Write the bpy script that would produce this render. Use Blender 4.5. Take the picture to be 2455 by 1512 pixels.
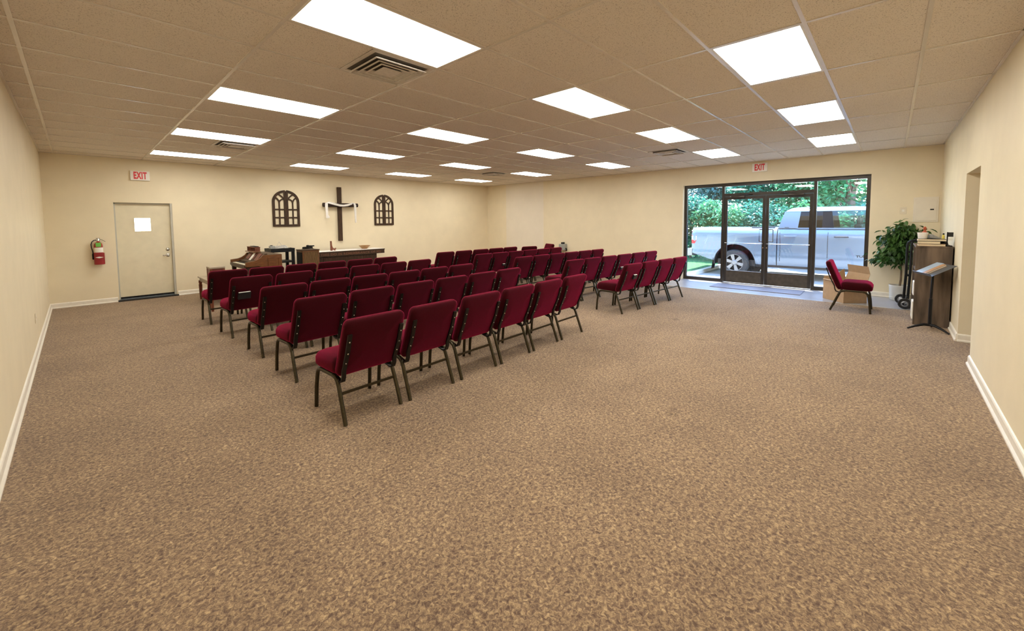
import bpy, bmesh, math, random
from mathutils import Vector, Matrix, Quaternion
for o in list(bpy.data.objects): bpy.data.objects.remove(o)
SC = bpy.context.scene
COL = SC.collection
PI = math.pi
random.seed(7)

# ------------------------------------------------------------------ camera, sky, sun, exposure
W_PX, H_PX = 2455, 1512
F_PX, CX, CY = 975.07, 1219.43, 588.18
YAW, PITCH, ROLL, CAM_Z = 0.8159, -0.0599, -0.0087, 1.5518
cam_data = bpy.data.cameras.new('camera')
cam = bpy.data.objects.new('camera', cam_data); COL.objects.link(cam)
fw = Vector((math.sin(YAW)*math.cos(PITCH), math.cos(YAW)*math.cos(PITCH), math.sin(PITCH)))
r0 = Vector((math.cos(YAW), -math.sin(YAW), 0)); u0 = r0.cross(fw)
rt = r0*math.cos(ROLL) + u0*math.sin(ROLL); up = -r0*math.sin(ROLL) + u0*math.cos(ROLL)
M = Matrix((rt, up, -fw)).transposed().to_4x4(); M.translation = (0, 0, CAM_Z)
cam.matrix_world = M
cam_data.sensor_fit = 'HORIZONTAL'; cam_data.sensor_width = 36
cam_data.lens = 36*F_PX/W_PX
cam_data.shift_x = (W_PX/2 - CX)/W_PX
cam_data.shift_y = (CY - H_PX/2)/W_PX
cam_data.clip_start = 0.02; cam_data.clip_end = 300
SC.camera = cam

SC.view_settings.view_transform = 'Standard'; SC.view_settings.look = 'None'
SC.view_settings.gamma = 1; SC.view_settings.use_curve_mapping = False
SC.view_settings.exposure = 0.0
SC.cycles.use_denoising = True
SC.cycles.max_bounces = 12; SC.cycles.diffuse_bounces = 8; SC.cycles.transparent_max_bounces = 16
SC.cycles.sample_clamp_indirect = 6

SUN_EL, SUN_AZ = math.radians(66), math.radians(62)      # azimuth measured from +y towards +x
world = bpy.data.worlds.new('world'); SC.world = world; world.use_nodes = True
wn = world.node_tree; bg = wn.nodes['Background']
sky = wn.nodes.new('ShaderNodeTexSky'); sky.sky_type = 'NISHITA'; sky.sun_disc = False
sky.sun_elevation = SUN_EL; sky.sun_rotation = SUN_AZ; sky.air_density = 1.0; sky.dust_density = 0.0; sky.ozone_density = 3.5
wn.links.new(sky.outputs[0], bg.inputs[0]); bg.inputs[1].default_value = 2.5
sun_d = bpy.data.lights.new('sun', 'SUN'); sun_d.energy = 22.0; sun_d.angle = math.radians(0.6); sun_d.color = (1, .96, .88)
sun = bpy.data.objects.new('sun', sun_d); COL.objects.link(sun)
sd = Vector((math.sin(SUN_AZ)*math.cos(SUN_EL), math.cos(SUN_AZ)*math.cos(SUN_EL), math.sin(SUN_EL)))
sun.rotation_euler = sd.to_track_quat('Z', 'Y').to_euler(); sun.location = (20, 20, 30)

PANEL_L = 15.0                       # radiance of the fluorescent troffers
PANEL_COL = (1.0, 0.95, 0.86)

# room
X0, X1, Y0, Y1, H = -0.392, 10.815, -0.6505, 11.2665, 2.8743
T, S = 1.2192, 0.6096
XA, YA = 0.9991, 0.4759

# ------------------------------------------------------------------ materials
def newmat(name):
    m = bpy.data.materials.new(name); m.use_nodes = True
    return m, m.node_tree.nodes, m.node_tree.links, m.node_tree.nodes['Principled BSDF']
def mat(name, col, rough=.5, metal=0., var=0., vscale=8., bump=0., bscale=60., spec=.5, col2=None, stretch=None, detail=3, coat=0):
    m, n, l, p = newmat(name)
    p.inputs['Base Color'].default_value = (*col, 1); p.inputs['Roughness'].default_value = rough
    p.inputs['Metallic'].default_value = metal; p.inputs['Specular IOR Level'].default_value = spec
    if coat: p.inputs['Coat Weight'].default_value = coat
    tc = n.new('ShaderNodeTexCoord'); src = tc.outputs['Object']
    if stretch:
        mp = n.new('ShaderNodeMapping'); mp.inputs['Scale'].default_value = stretch
        l.new(src, mp.inputs[0]); src = mp.outputs[0]
    if var or col2:
        nz = n.new('ShaderNodeTexNoise'); nz.inputs['Scale'].default_value = vscale; nz.inputs['Detail'].default_value = detail
        l.new(src, nz.inputs['Vector'])
        cr = n.new('ShaderNodeValToRGB'); l.new(nz.outputs[0], cr.inputs[0])
        c2 = col2 or tuple(min(1, c*(1+var)) for c in col); c1 = col if col2 else tuple(c*(1-var) for c in col)
        cr.color_ramp.elements[0].color = (*c1, 1); cr.color_ramp.elements[0].position = .32
        cr.color_ramp.elements[1].color = (*c2, 1); cr.color_ramp.elements[1].position = .68
        l.new(cr.outputs[0], p.inputs['Base Color'])
    if bump:
        nb = n.new('ShaderNodeTexNoise'); nb.inputs['Scale'].default_value = bscale; nb.inputs['Detail'].default_value = 4
        l.new(src, nb.inputs['Vector'])
        b = n.new('ShaderNodeBump'); b.inputs['Strength'].default_value = bump; b.inputs['Distance'].default_value = .01
        l.new(nb.outputs[0], b.inputs['Height']); l.new(b.outputs[0], p.inputs['Normal'])
    return m
def emat(name, col, strength):
    m, n, l, p = newmat(name)
    e = n.new('ShaderNodeEmission'); e.inputs[0].default_value = (*col, 1); e.inputs[1].default_value = strength
    l.new(e.outputs[0], n['Material Output'].inputs[0]); n.remove(p); return m
def glassmat(name, tint=(1, 1, 1), refl=.06):
    m, n, l, p = newmat(name); n.remove(p)
    t = n.new('ShaderNodeBsdfTransparent'); t.inputs[0].default_value = (*tint, 1)
    g = n.new('ShaderNodeBsdfGlossy'); g.inputs['Roughness'].default_value = .02
    fr = n.new('ShaderNodeLayerWeight'); fr.inputs[0].default_value = .25
    mr = n.new('ShaderNodeMath'); mr.operation = 'MULTIPLY_ADD'; mr.inputs[1].default_value = .5; mr.inputs[2].default_value = refl
    l.new(fr.outputs['Fresnel'], mr.inputs[0])
    mx = n.new('ShaderNodeMixShader'); l.new(mr.outputs[0], mx.inputs[0]); l.new(t.outputs[0], mx.inputs[1]); l.new(g.outputs[0], mx.inputs[2])
    l.new(mx.outputs[0], n['Material Output'].inputs[0]); return m
def leafmat(name, c1, c2, trans=.35):
    m, n, l, p = newmat(name)
    p.inputs['Roughness'].default_value = .45
    tc = n.new('ShaderNodeTexCoord'); nz = n.new('ShaderNodeTexNoise'); nz.inputs['Scale'].default_value = 6; nz.inputs['Detail'].default_value = 5
    l.new(tc.outputs['Object'], nz.inputs['Vector'])
    cr = n.new('ShaderNodeValToRGB'); l.new(nz.outputs[0], cr.inputs[0])
    cr.color_ramp.elements[0].color = (*c1, 1); cr.color_ramp.elements[0].position = .35
    cr.color_ramp.elements[1].color = (*c2, 1); cr.color_ramp.elements[1].position = .65
    l.new(cr.outputs[0], p.inputs['Base Color'])
    tr = n.new('ShaderNodeBsdfTranslucent'); l.new(cr.outputs[0], tr.inputs[0])
    mx = n.new('ShaderNodeMixShader'); mx.inputs[0].default_value = trans
    l.new(p.outputs[0], mx.inputs[1]); l.new(tr.outputs[0], mx.inputs[2]); l.new(mx.outputs[0], n['Material Output'].inputs[0])
    return m

def carpet_mat():
    m, n, l, p = newmat('carpet'); p.inputs['Roughness'].default_value = .95; p.inputs['Specular IOR Level'].default_value = .15
    p.inputs['Sheen Weight'].default_value = .15
    tc = n.new('ShaderNodeTexCoord')
    a = n.new('ShaderNodeTexNoise'); a.inputs['Scale'].default_value = 58; a.inputs['Detail'].default_value = 5; a.inputs['Roughness'].default_value = .72; a.inputs['Distortion'].default_value = .8
    l.new(tc.outputs['Object'], a.inputs['Vector'])
    cr = n.new('ShaderNodeValToRGB'); l.new(a.outputs[0], cr.inputs[0]); e = cr.color_ramp.elements
    e[0].position = .30; e[0].color = (.085, .050, .040, 1); e[1].position = .70; e[1].color = (.66, .49, .285, 1)
    x = e.new(.44); x.color = (.195, .130, .088, 1); x = e.new(.53); x.color = (.325, .228, .140, 1); x = e.new(.60); x.color = (.46, .33, .19, 1)
    b = n.new('ShaderNodeTexNoise'); b.inputs['Scale'].default_value = 1.3; b.inputs['Detail'].default_value = 5; b.inputs['Roughness'].default_value = .6
    l.new(tc.outputs['Object'], b.inputs['Vector'])
    c2 = n.new('ShaderNodeValToRGB'); l.new(b.outputs[0], c2.inputs[0])
    c2.color_ramp.elements[0].position = .30; c2.color_ramp.elements[0].color = (.80, .79, .80, 1)
    c2.color_ramp.elements[1].position = .60; c2.color_ramp.elements[1].color = (1, 1, 1, 1)
    # a few dark spots of old spills
    s = n.new('ShaderNodeTexNoise'); s.inputs['Scale'].default_value = 2.6; s.inputs['Detail'].default_value = 2
    l.new(tc.outputs['Object'], s.inputs['Vector'])
    c3 = n.new('ShaderNodeValToRGB'); l.new(s.outputs[0], c3.inputs[0])
    c3.color_ramp.elements[0].position = .70; c3.color_ramp.elements[0].color = (1, 1, 1, 1)
    c3.color_ramp.elements[1].position = .80; c3.color_ramp.elements[1].color = (.62, .60, .60, 1)
    mx = n.new('ShaderNodeMix'); mx.data_type = 'RGBA'; mx.blend_type = 'MULTIPLY'; mx.inputs[0].default_value = 1
    l.new(cr.outputs[0], mx.inputs[6]); l.new(c2.outputs[0], mx.inputs[7])
    m2 = n.new('ShaderNodeMix'); m2.data_type = 'RGBA'; m2.blend_type = 'MULTIPLY'; m2.inputs[0].default_value = 1
    l.new(mx.outputs[2], m2.inputs[6]); l.new(c3.outputs[0], m2.inputs[7]); l.new(m2.outputs[2], p.inputs['Base Color'])
    bp = n.new('ShaderNodeBump'); bp.inputs['Strength'].default_value = .5; bp.inputs['Distance'].default_value = .012
    l.new(a.outputs[0], bp.inputs['Height']); l.new(bp.outputs[0], p.inputs['Normal'])
    return m
def tile_mat():
    m, n, l, p = newmat('ceiling_tile'); p.inputs['Roughness'].default_value = .9; p.inputs['Specular IOR Level'].default_value = .2
    tc = n.new('ShaderNodeTexCoord')
    a = n.new('ShaderNodeTexNoise'); a.inputs['Scale'].default_value = 130; a.inputs['Detail'].default_value = 2
    l.new(tc.outputs['Object'], a.inputs['Vector'])
    cr = n.new('ShaderNodeValToRGB'); l.new(a.outputs[0], cr.inputs[0]); e = cr.color_ramp.elements
    e[0].position = .33; e[0].color = (.42, .37, .32, 1); e[1].position = .42; e[1].color = (.74, .68, .60, 1)
    l.new(cr.outputs[0], p.inputs['Base Color'])
    bp = n.new('ShaderNodeBump'); bp.inputs['Strength'].default_value = .25; bp.inputs['Distance'].default_value = .004
    l.new(a.outputs[0], bp.inputs['Height']); l.new(bp.outputs[0], p.inputs['Normal'])
    return m

MT = dict(
    carpet=carpet_mat(), tile=tile_mat(),
    wall=mat('wall_paint', (.80, .71, .515), .55, var=.025, vscale=3, bump=.12, bscale=220, spec=.35),
    wall2=mat('patch_paint', (.80, .735, .61), .6, var=.02, vscale=3, bump=.12, bscale=220, spec=.35),
    trim=mat('white_trim', (.84, .80, .70), .4, var=.03, vscale=20),
    grid=mat('grid_white', (.71, .665, .60), .24, var=.02, spec=.6),
    lamp=emat('lamp_diffuser', PANEL_COL, PANEL_L),
    lampframe=mat('lamp_frame', (.80, .78, .72), .35, var=.02),
    vent=mat('vent_enamel', (.66, .62, .56), .45, var=.08, vscale=30),
    ventdark=mat('vent_dark', (.10, .085, .07), .8, var=.2),
    bronze=mat('dark_bronze', (.045, .038, .032), .32, metal=.5, var=.1, spec=.5),
    bronzekick=mat('kick_bronze', (.075, .062, .048), .4, metal=.4, var=.2, vscale=12),
    chrome=mat('steel', (.62, .62, .60), .22, metal=1, var=.05),
    glass=glassmat('clear_glass'), cabglass=glassmat('cab_glass', (.82, .95, .90), .03), tint=glassmat('tinted_glass', (.035, .05, .08), .02),
    doorpaint=mat('door_paint', (.74, .67, .49), .45, var=.04, vscale=6, bump=.05, bscale=90),
    doorframe=mat('door_frame_paint', (.50, .49, .42), .4, var=.04),
    black=mat('black_plastic', (.008, .008, .008), .55, var=.2, spec=.22), blackmetal=mat('black_metal', (.007, .007, .008), .42, metal=.2, var=.2, spec=.3),
    rubber=mat('black_rubber', (.022, .021, .02), .8, var=.25, vscale=40, bump=.3),
    maroon=mat('maroon_fabric', (.030, .0006, .002), .9, var=.22, vscale=160, bump=.35, bscale=420, spec=.12, detail=4),
    frame=mat('chair_metal', (.056, .046, .026), .33, metal=.75, var=.15, vscale=60),
    bracket=mat('bracket_metal', (.012, .009, .007), .38, metal=.5, var=.15),
    rivet=mat('rivet_steel', (.6, .58, .52), .25, metal=1, var=.05),
    oak=mat('organ_wood', (.105, .036, .010), .35, col2=(.19, .075, .020), vscale=5, stretch=(2, 2, 14), detail=6),
    walnut=mat('walnut', (.036, .020, .011), .5, col2=(.078, .046, .026), vscale=5, stretch=(14, 2, 2), detail=6, spec=.25),
    cherry=mat('cherry_wood', (.13, .035, .018), .35, col2=(.22, .07, .035), vscale=5, stretch=(2, 2, 12), detail=6),
    crosswood=mat('cross_wood', (.030, .016, .009), .6, col2=(.072, .038, .020), spec=.25, vscale=6, stretch=(9, 9, 1.2), detail=6, bump=.2),
    crossbar=mat('cross_bar_wood', (.018, .010, .009), .6, col2=(.040, .022, .018), spec=.25, vscale=6, stretch=(1.2, 9, 9), detail=6, bump=.2),
    shelfwood=mat('grey_oak', (.050, .034, .023), .55, col2=(.185, .130, .088), vscale=2.4, stretch=(5, 5, .7), detail=8),
    shelfdark=mat('shelf_edge', (.09, .068, .052), .5, var=.15),
    grille=mat('grille_cloth', (.085, .045, .014), .9, col2=(.16, .09, .032), vscale=40, stretch=(1, 1, .2)),
    ivory=mat('ivory', (.80, .74, .58), .3, var=.03), keyblack=mat('key_black', (.01, .01, .01), .3, var=.1),
    paper=mat('paper', (.82, .80, .72), .7, var=.03), page=mat('book_pages', (.76, .66, .46), .8, var=.06, vscale=120),
    cloth=mat('white_cloth', (.84, .82, .78), .85, var=.03, vscale=25, bump=.15, bscale=200),
    redpaint=mat('red_enamel', (.33, .010, .010), .3, var=.06), redcloth=mat('red_pouch', (.26, .008, .010), .5, var=.1),
    exitwhite=mat('exit_white', (.86, .83, .76), .4, var=.02), exitred=mat('exit_red', (.70, .02, .03), .4, var=.03),
    green=mat('green_tag', (.16, .50, .08), .6, var=.04), greybox=mat('grey_plastic', (.33, .34, .31), .5, var=.06),
    cardboard=mat('cardboard', (.46, .30, .165), .8, var=.06, vscale=14), cardin=mat('cardboard_inside', (.40, .26, .14), .85, var=.06, vscale=14),
    pot=mat('glazed_pot', (.66, .65, .60), .25, var=.03), soil=mat('potting_soil', (.035, .022, .014), .95, var=.4, vscale=40, bump=.6),
    bark=mat('bark', (.17, .12, .075), .85, var=.3, vscale=18, bump=.5), trunk=mat('tree_bark', (.20, .14, .11), .9, var=.3, vscale=8, bump=.5),
    ficus=leafmat('ficus_leaf', (.018, .065, .014), (.095, .21, .045), .22),
    leafA=leafmat('leaf_bright', (.028, .165, .065), (.125, .38, .165), .4), leafB=leafmat('leaf_cool', (.016, .135, .085), (.075, .32, .21), .4), leafC=leafmat('leaf_dull', (.04, .11, .11), (.12, .25, .22), .4),
    vinyl=mat('entry_vinyl', (.36, .37, .40), .30, var=.10, vscale=2.5, spec=.5), metaltrim=mat('metal_strip', (.75, .74, .70), .3, metal=.8, var=.05),
    entrymat=mat('entry_mat', (.20, .185, .21), .55, var=.15, vscale=60, bump=.2, bscale=150),
    silver=mat('silver_paint', (.19, .25, .325), .28, metal=.45, var=.01, coat=.4), tire=mat('tyre', (.045, .045, .048), .75, var=.2, vscale=30),
    pillar=mat('pillar_black', (.004, .005, .008), .5, var=.1, spec=.15),
    alloy=mat('alloy', (.30, .31, .33), .35, metal=.6, var=.03), darkplastic=mat('dark_plastic', (.03, .03, .033), .6, var=.15),
    tailred=mat('tail_red', (.55, .015, .03), .2, var=.05, spec=.6), tailclear=mat('tail_clear', (.75, .70, .70), .2, var=.05),
    concrete=mat('concrete', (.34, .33, .31), .85, var=.12, vscale=1.5, bump=.2), kerb=mat('kerb_concrete', (.62, .60, .56), .85, var=.08),
    grass=mat('grass', (.020, .10, .022), .9, col2=(.05, .19, .045), vscale=14, bump=.6, bscale=50),
    brick=mat('outside_brick', (.42, .36, .30), .8, var=.1, vscale=10), wire=mat('white_wire', (.62, .60, .55), .5, var=.03),
    bookblue=mat('blue_grey_cover', (.30, .38, .46), .45, var=.06), bookbrown=mat('tan_cover', (.36, .19, .075), .5, var=.1),
    bookblack=mat('black_cover', (.012, .012, .015), .35, var=.2), traymetal=mat('tray_grey', (.12, .13, .14), .32, metal=.6, var=.05),
    orange=mat('terracotta', (.42, .085, .03), .6, var=.12), yellow=mat('yellow_note', (.80, .66, .12), .6, var=.04), purse=mat('grey_cloth', (.25, .25, .24), .8, var=.2, vscale=30),
    bowlw=mat('turned_wood', (.30, .16, .06), .4, col2=(.42, .25, .11), vscale=6, stretch=(2, 2, 9)),
    inscr=mat('carved_letters', (.16, .062, .028), .6, var=.1), beige=mat('bench_top', (.34, .28, .20), .35, var=.08), ivoryplate=mat('wall_plate', (.74, .66, .50), .4, var=.02),
    panelpaint=mat('panel_paint', (.78, .72, .60), .4, var=.02), darkred=mat('dark_red', (.14, .03, .02), .4, var=.1),
)

_p = MT['maroon'].node_tree.nodes['Principled BSDF']
_p.inputs['Sheen Weight'].default_value = .85; _p.inputs['Sheen Roughness'].default_value = .37; _p.inputs['Sheen Tint'].default_value = (.95, .035, .17, 1)
# ------------------------------------------------------------------ mesh helpers
class MB:
    def __init__(s): s.bm = bmesh.new()
    def face(s, pts):
        vs = [s.bm.verts.new(p) for p in pts]
        try: return s.bm.faces.new(vs)
        except ValueError: return None
    def box(s, a, b, bevel=0., seg=2):
        a, b = [min(p, q) for p, q in zip(a, b)], [max(p, q) for p, q in zip(a, b)]
        v = [s.bm.verts.new((x, y, z)) for z in (a[2], b[2]) for y in (a[1], b[1]) for x in (a[0], b[0])]
        fs = [s.bm.faces.new([v[i] for i in q]) for q in ((0, 2, 3, 1), (4, 5, 7, 6), (0, 1, 5, 4), (2, 6, 7, 3), (0, 4, 6, 2), (1, 3, 7, 5))]
        if bevel:
            es = list({e for f in fs for e in f.edges})
            bmesh.ops.bevel(s.bm, geom=es, offset=bevel, segments=seg, affect='EDGES', profile=.5)
        return s
    def cbox(s, c, d, bevel=0., seg=2): return s.box([p-q/2 for p, q in zip(c, d)], [p+q/2 for p, q in zip(c, d)], bevel, seg)
    def obox(s, c, d, rot, bevel=0.):
        t = MB(); t.cbox((0, 0, 0), d, bevel); t.xf(Matrix.Translation(c) @ rot.to_4x4()); s.join(t); return s
    def join(s, t):
        me = bpy.data.meshes.new('tmp'); t.bm.to_mesh(me); s.bm.from_mesh(me); bpy.data.meshes.remove(me); t.bm.free(); return s
    def xf(s, m): bmesh.ops.transform(s.bm, matrix=m, verts=s.bm.verts); return s
    def tube(s, pts, r, seg=8, sy=1., cap=True):
        pts = [Vector(p) for p in pts]; n = len(pts); rs = r if isinstance(r, (list, tuple)) else [r]*n
        t0 = (pts[1]-pts[0]).normalized(); a = Vector((0, 0, 1)) if abs(t0.z) < .9 else Vector((1, 0, 0))
        nrm = (a - t0*a.dot(t0)).normalized(); rings = []
        for i, p in enumerate(pts):
            t = ((pts[min(i+1, n-1)]-pts[i]).normalized() + (pts[i]-pts[max(i-1, 0)]).normalized())
            t = t.normalized() if t.length > 1e-6 else t0
            nrm = (nrm - t*nrm.dot(t)).normalized(); b = t.cross(nrm)
            rings.append([s.bm.verts.new(p + (nrm*math.cos(k*2*PI/seg) + b*math.sin(k*2*PI/seg)*sy)*rs[i]) for k in range(seg)])
        for A, B in zip(rings, rings[1:]):
            for k in range(seg): s.bm.faces.new((A[k], A[(k+1) % seg], B[(k+1) % seg], B[k]))
        if cap: s.bm.faces.new(rings[0][::-1]); s.bm.faces.new(rings[-1])
        return s
    def bar(s, pts, w, t, side=(1, 0, 0)):
        """flat strap following pts; width w along side, thickness t across"""
        side = Vector(side).normalized(); pts = [Vector(p) for p in pts]; rings = []; n = len(pts)
        for i, p in enumerate(pts):
            d = (pts[min(i+1, n-1)] - pts[max(i-1, 0)]).normalized(); nn = d.cross(side).normalized()
            rings.append([s.bm.verts.new(p + side*a*w/2 + nn*b*t/2) for a, b in ((-1, -1), (1, -1), (1, 1), (-1, 1))])
        for A, B in zip(rings, rings[1:]):
            for k in range(4): s.bm.faces.new((A[k], A[(k+1) % 4], B[(k+1) % 4], B[k]))
        s.bm.faces.new(rings[0][::-1]); s.bm.faces.new(rings[-1]); return s
    def lathe(s, prof, c=(0, 0, 0), seg=24, axis='z', cap=True):
        rings = []
        for r, z in prof:
            ring = []
            for k in range(seg):
                a = 2*PI*k/seg; x, y = r*math.cos(a), r*math.sin(a)
                q = {'z': (x, y, z), 'x': (z, x, y), 'y': (y, z, x)}[axis]
                ring.append(s.bm.verts.new([i+j for i, j in zip(c, q)]))
            rings.append(ring)
        for A, B in zip(rings, rings[1:]):
            for k in range(seg): s.bm.faces.new((A[k], A[(k+1) % seg], B[(k+1) % seg], B[k]))
        if cap is True and prof[0][0] > 1e-5: s.bm.faces.new(rings[0][::-1])
        if cap is True and prof[-1][0] > 1e-5: s.bm.faces.new(rings[-1])
        if cap == 'ring':
            for k in range(seg): s.bm.faces.new((rings[-1][k], rings[-1][(k+1) % seg], rings[0][(k+1) % seg], rings[0][k]))
        bmesh.ops.remove_doubles(s.bm, verts=[v for r_ in (rings[0], rings[-1]) for v in r_], dist=1e-6)
        return s
    def prism(s, poly, vec):
        vec = Vector(vec); a = [s.bm.verts.new(p) for p in poly]; b = [s.bm.verts.new(Vector(p)+vec) for p in poly]; n = len(a)
        s.bm.faces.new(a[::-1]); s.bm.faces.new(b)
        for k in range(n): s.bm.faces.new((a[k], a[(k+1) % n], b[(k+1) % n], b[k]))
        return s
    def loft(s, rings, cap=True, closed=True):
        R = [[s.bm.verts.new(p) for p in r] for r in rings]; n = len(R[0])
        for A, B in zip(R, R[1:]):
            for k in range(n if closed else n-1): s.bm.faces.new((A[k], A[(k+1) % n], B[(k+1) % n], B[k]))
        if cap: s.bm.faces.new(R[0][::-1]); s.bm.faces.new(R[-1])
        return s
    def slab(s, w, h, r, rings, fn, seg=5):
        """cushion: rounded-rectangle rings (inset, depth), mapped by fn(u, v, depth)"""
        out = []
        for ins, d in rings:
            hw, hh = w/2-ins, h/2-ins; rr = max(min(r-ins*.6, hw, hh), .004); ring = []
            for cxs, cys, a0 in ((1, 1, 0), (-1, 1, PI/2), (-1, -1, PI), (1, -1, 3*PI/2)):
                for k in range(seg+1):
                    a = a0 + PI/2*k/seg; ring.append(fn(cxs*(hw-rr)+rr*math.cos(a), cys*(hh-rr)+rr*math.sin(a), d))
            out.append(ring)
        return s.loft(out)
    def build(s, name, m, parent=None, smooth=None, ang=35):
        bmesh.ops.recalc_face_normals(s.bm, faces=s.bm.faces)
        me = bpy.data.meshes.new(name); s.bm.to_mesh(me); s.bm.free()
        me.materials.append(MT[m] if isinstance(m, str) else m)
        if smooth:
            me.polygons.foreach_set('use_smooth', [True]*len(me.polygons))
            try: me.set_sharp_from_angle(angle=math.radians(ang))
            except Exception: pass
        o = bpy.data.objects.new(name, me); COL.objects.link(o)
        if parent: o.parent = parent
        return o
def B(a, b, bevel=0.): return MB().box(a, b, bevel)
def tag(o, label, cat, group=None, kind=None):
    o['label'] = label; o['category'] = cat
    if group: o['group'] = group
    if kind: o['kind'] = kind
    return o
def thing(name, label, cat, loc=(0, 0, 0), rz=0., group=None, kind=None):
    o = bpy.data.objects.new(name, None); COL.objects.link(o); o.location = loc; o.rotation_euler = (0, 0, rz); o.empty_display_size = .1
    return tag(o, label, cat, group, kind)
def copy_tree(o, parent=None):
    c = o.copy(); COL.objects.link(c)
    if parent: c.parent = parent
    for ch in list(o.children): copy_tree(ch, c)
    return c
def struct(name, mb, m, label, cat, parent=None):
    o = mb.build(name, m, parent); o['kind'] = 'structure'; o['label'] = label; o['category'] = cat; return o
def letters(name, text, size, depth, m, parent, loc, rot, xs=1., bold=0., space=1.):
    cu = bpy.data.curves.new('txt', 'FONT'); cu.body = text; cu.size = size; cu.extrude = depth; cu.offset = bold; cu.align_x = 'CENTER'; cu.align_y = 'CENTER'; cu.space_character = space
    t = bpy.data.objects.new('txt', cu); COL.objects.link(t)
    dg = bpy.context.evaluated_depsgraph_get(); dg.update()
    me = bpy.data.meshes.new_from_object(t.evaluated_get(dg)); bpy.data.objects.remove(t); bpy.data.curves.remove(cu)
    me.transform(Matrix.Diagonal((xs, 1, 1, 1))); me.name = name; me.materials.clear(); me.materials.append(MT[m])
    o = bpy.data.objects.new(name, me); COL.objects.link(o); o.location = loc; o.rotation_euler = rot
    if parent: o.parent = parent
    return o

# ------------------------------------------------------------------ room shell
WT = .2
struct('floor', B((X0-WT, Y0-WT, -.15), (9.50, Y1+WT, 0)), 'carpet', 'brown flecked carpet covering the hall', 'carpet')
fb = MB(); fb.box((9.50, 4.02, -.15), (X1+WT, Y1+WT, 0)); struct('floor_carpet_edge', fb, 'carpet', 'carpet strip beside the right wall beyond the entry vinyl', 'carpet')
struct('floor_entry', B((9.50, Y0-WT, -.15), (X1+WT, 4.02, -.001)), 'vinyl', 'grey sheet vinyl strip just inside the glass entrance', 'floor')
tr = MB(); tr.box((9.485, Y0+.02, 0), (9.515, 4.02, .004)); tr.box((9.515, 4.005, 0), (X1-.02, 4.035, .004))
struct('trim_1', tr, 'metaltrim', 'bright strip where carpet meets entry vinyl', 'trim')
ceil = struct('ceiling', B((X0-WT, Y0-WT, H), (X1+WT, Y1+WT, H+.12)), 'tile', 'drop ceiling of pitted off-white tiles', 'ceiling')
g = MB(); gb = .0125; gz = .006
xl = [XA+k*T for k in range(-1, 9)]; yl = [YA+k*S for k in range(-1, 19)]
xl = [x for x in xl if X0 < x < X1]; yl = [y for y in yl if Y0 < y < Y1]
for x in xl: g.box((x-gb, Y0, H-gz), (x+gb, Y1, H+.002))
for y in yl:
    xs = [X0] + xl + [X1]
    for a, b in zip(xs, xs[1:]): g.box((a+gb, y-gb, H-gz), (b-gb, y+gb, H+.002))
for a, b in (((X0, Y0, H-gz), (X0+.022, Y1, H)), ((X1-.022, Y0, H-gz), (X1, Y1, H)), ((X0, Y0, H-gz), (X1, Y0+.022, H)), ((X0, Y1-.022, H-gz), (X1, Y1, H))): g.box(a, b)
g.build('suspension_grid', 'grid', ceil)

struct('wall_left', B((X0-WT, Y0-WT, 0), (X0, Y1+WT, H)), 'wall', 'cream wall at far left', 'wall')
DX0, DX1, DZ = .535, 1.44, 1.99
wb = MB(); wb.box((X0, Y1, 0), (DX0, Y1+WT, H)); wb.box((DX1, Y1, 0), (X1, Y1+WT, H)); wb.box((DX0, Y1, DZ), (DX1, Y1+WT, H))
struct('wall_back', wb, 'wall', 'cream wall behind the cross and communion table', 'wall')
SY0, SY1, SZ = .320, 3.955, 2.422
wr = MB(); wr.box((X1, SY1, 0), (X1+WT, Y1+WT, H)); wr.box((X1, Y0-WT, 0), (X1+WT, SY0, H)); wr.box((X1, SY0, SZ), (X1+WT, SY1, H))
struct('wall_right', wr, 'wall', 'cream wall around the glass entrance', 'wall')
OX0, OX1, OZ = 6.40, 7.50, 2.08
wf = MB(); wf.box((X0, Y0-WT, 0), (OX0, Y0, H)); wf.box((OX1, Y0-WT, 0), (X1, Y0, H)); wf.box((OX0, Y0-WT, OZ), (OX1, Y0, H))
struct('wall_front', wf, 'wall', 'cream wall at far right with a doorless opening', 'wall')
hw = MB(); hw.box((OX0-.1, Y0-3.1, 0), (OX0, Y0-WT, OZ+.3)); hw.box((OX1, Y0-3.1, 0), (OX1+.1, Y0-WT, OZ+.3)); hw.box((OX0-.1, Y0-3.2, 0), (OX1+.1, Y0-3.1, OZ+.3)); hw.box((OX0-.1, Y0-3.2, OZ+.3), (OX1+.1, Y0-WT, OZ+.4))
struct('wall_hallway', hw, 'wall', 'hallway walls seen through the right opening', 'wall')
struct('floor_hallway', B((OX0-.1, Y0-3.2, -.15), (OX1+.1, Y0-WT, 0)), 'vinyl', 'hallway floor beyond the right opening', 'floor')
struct('trim_2', B((X1-.003, 8.55, .1), (X1, 10.28, H-.01)), 'wall2', 'paler rectangular patch on the wall right of the far corner', 'wall patch')

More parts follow.
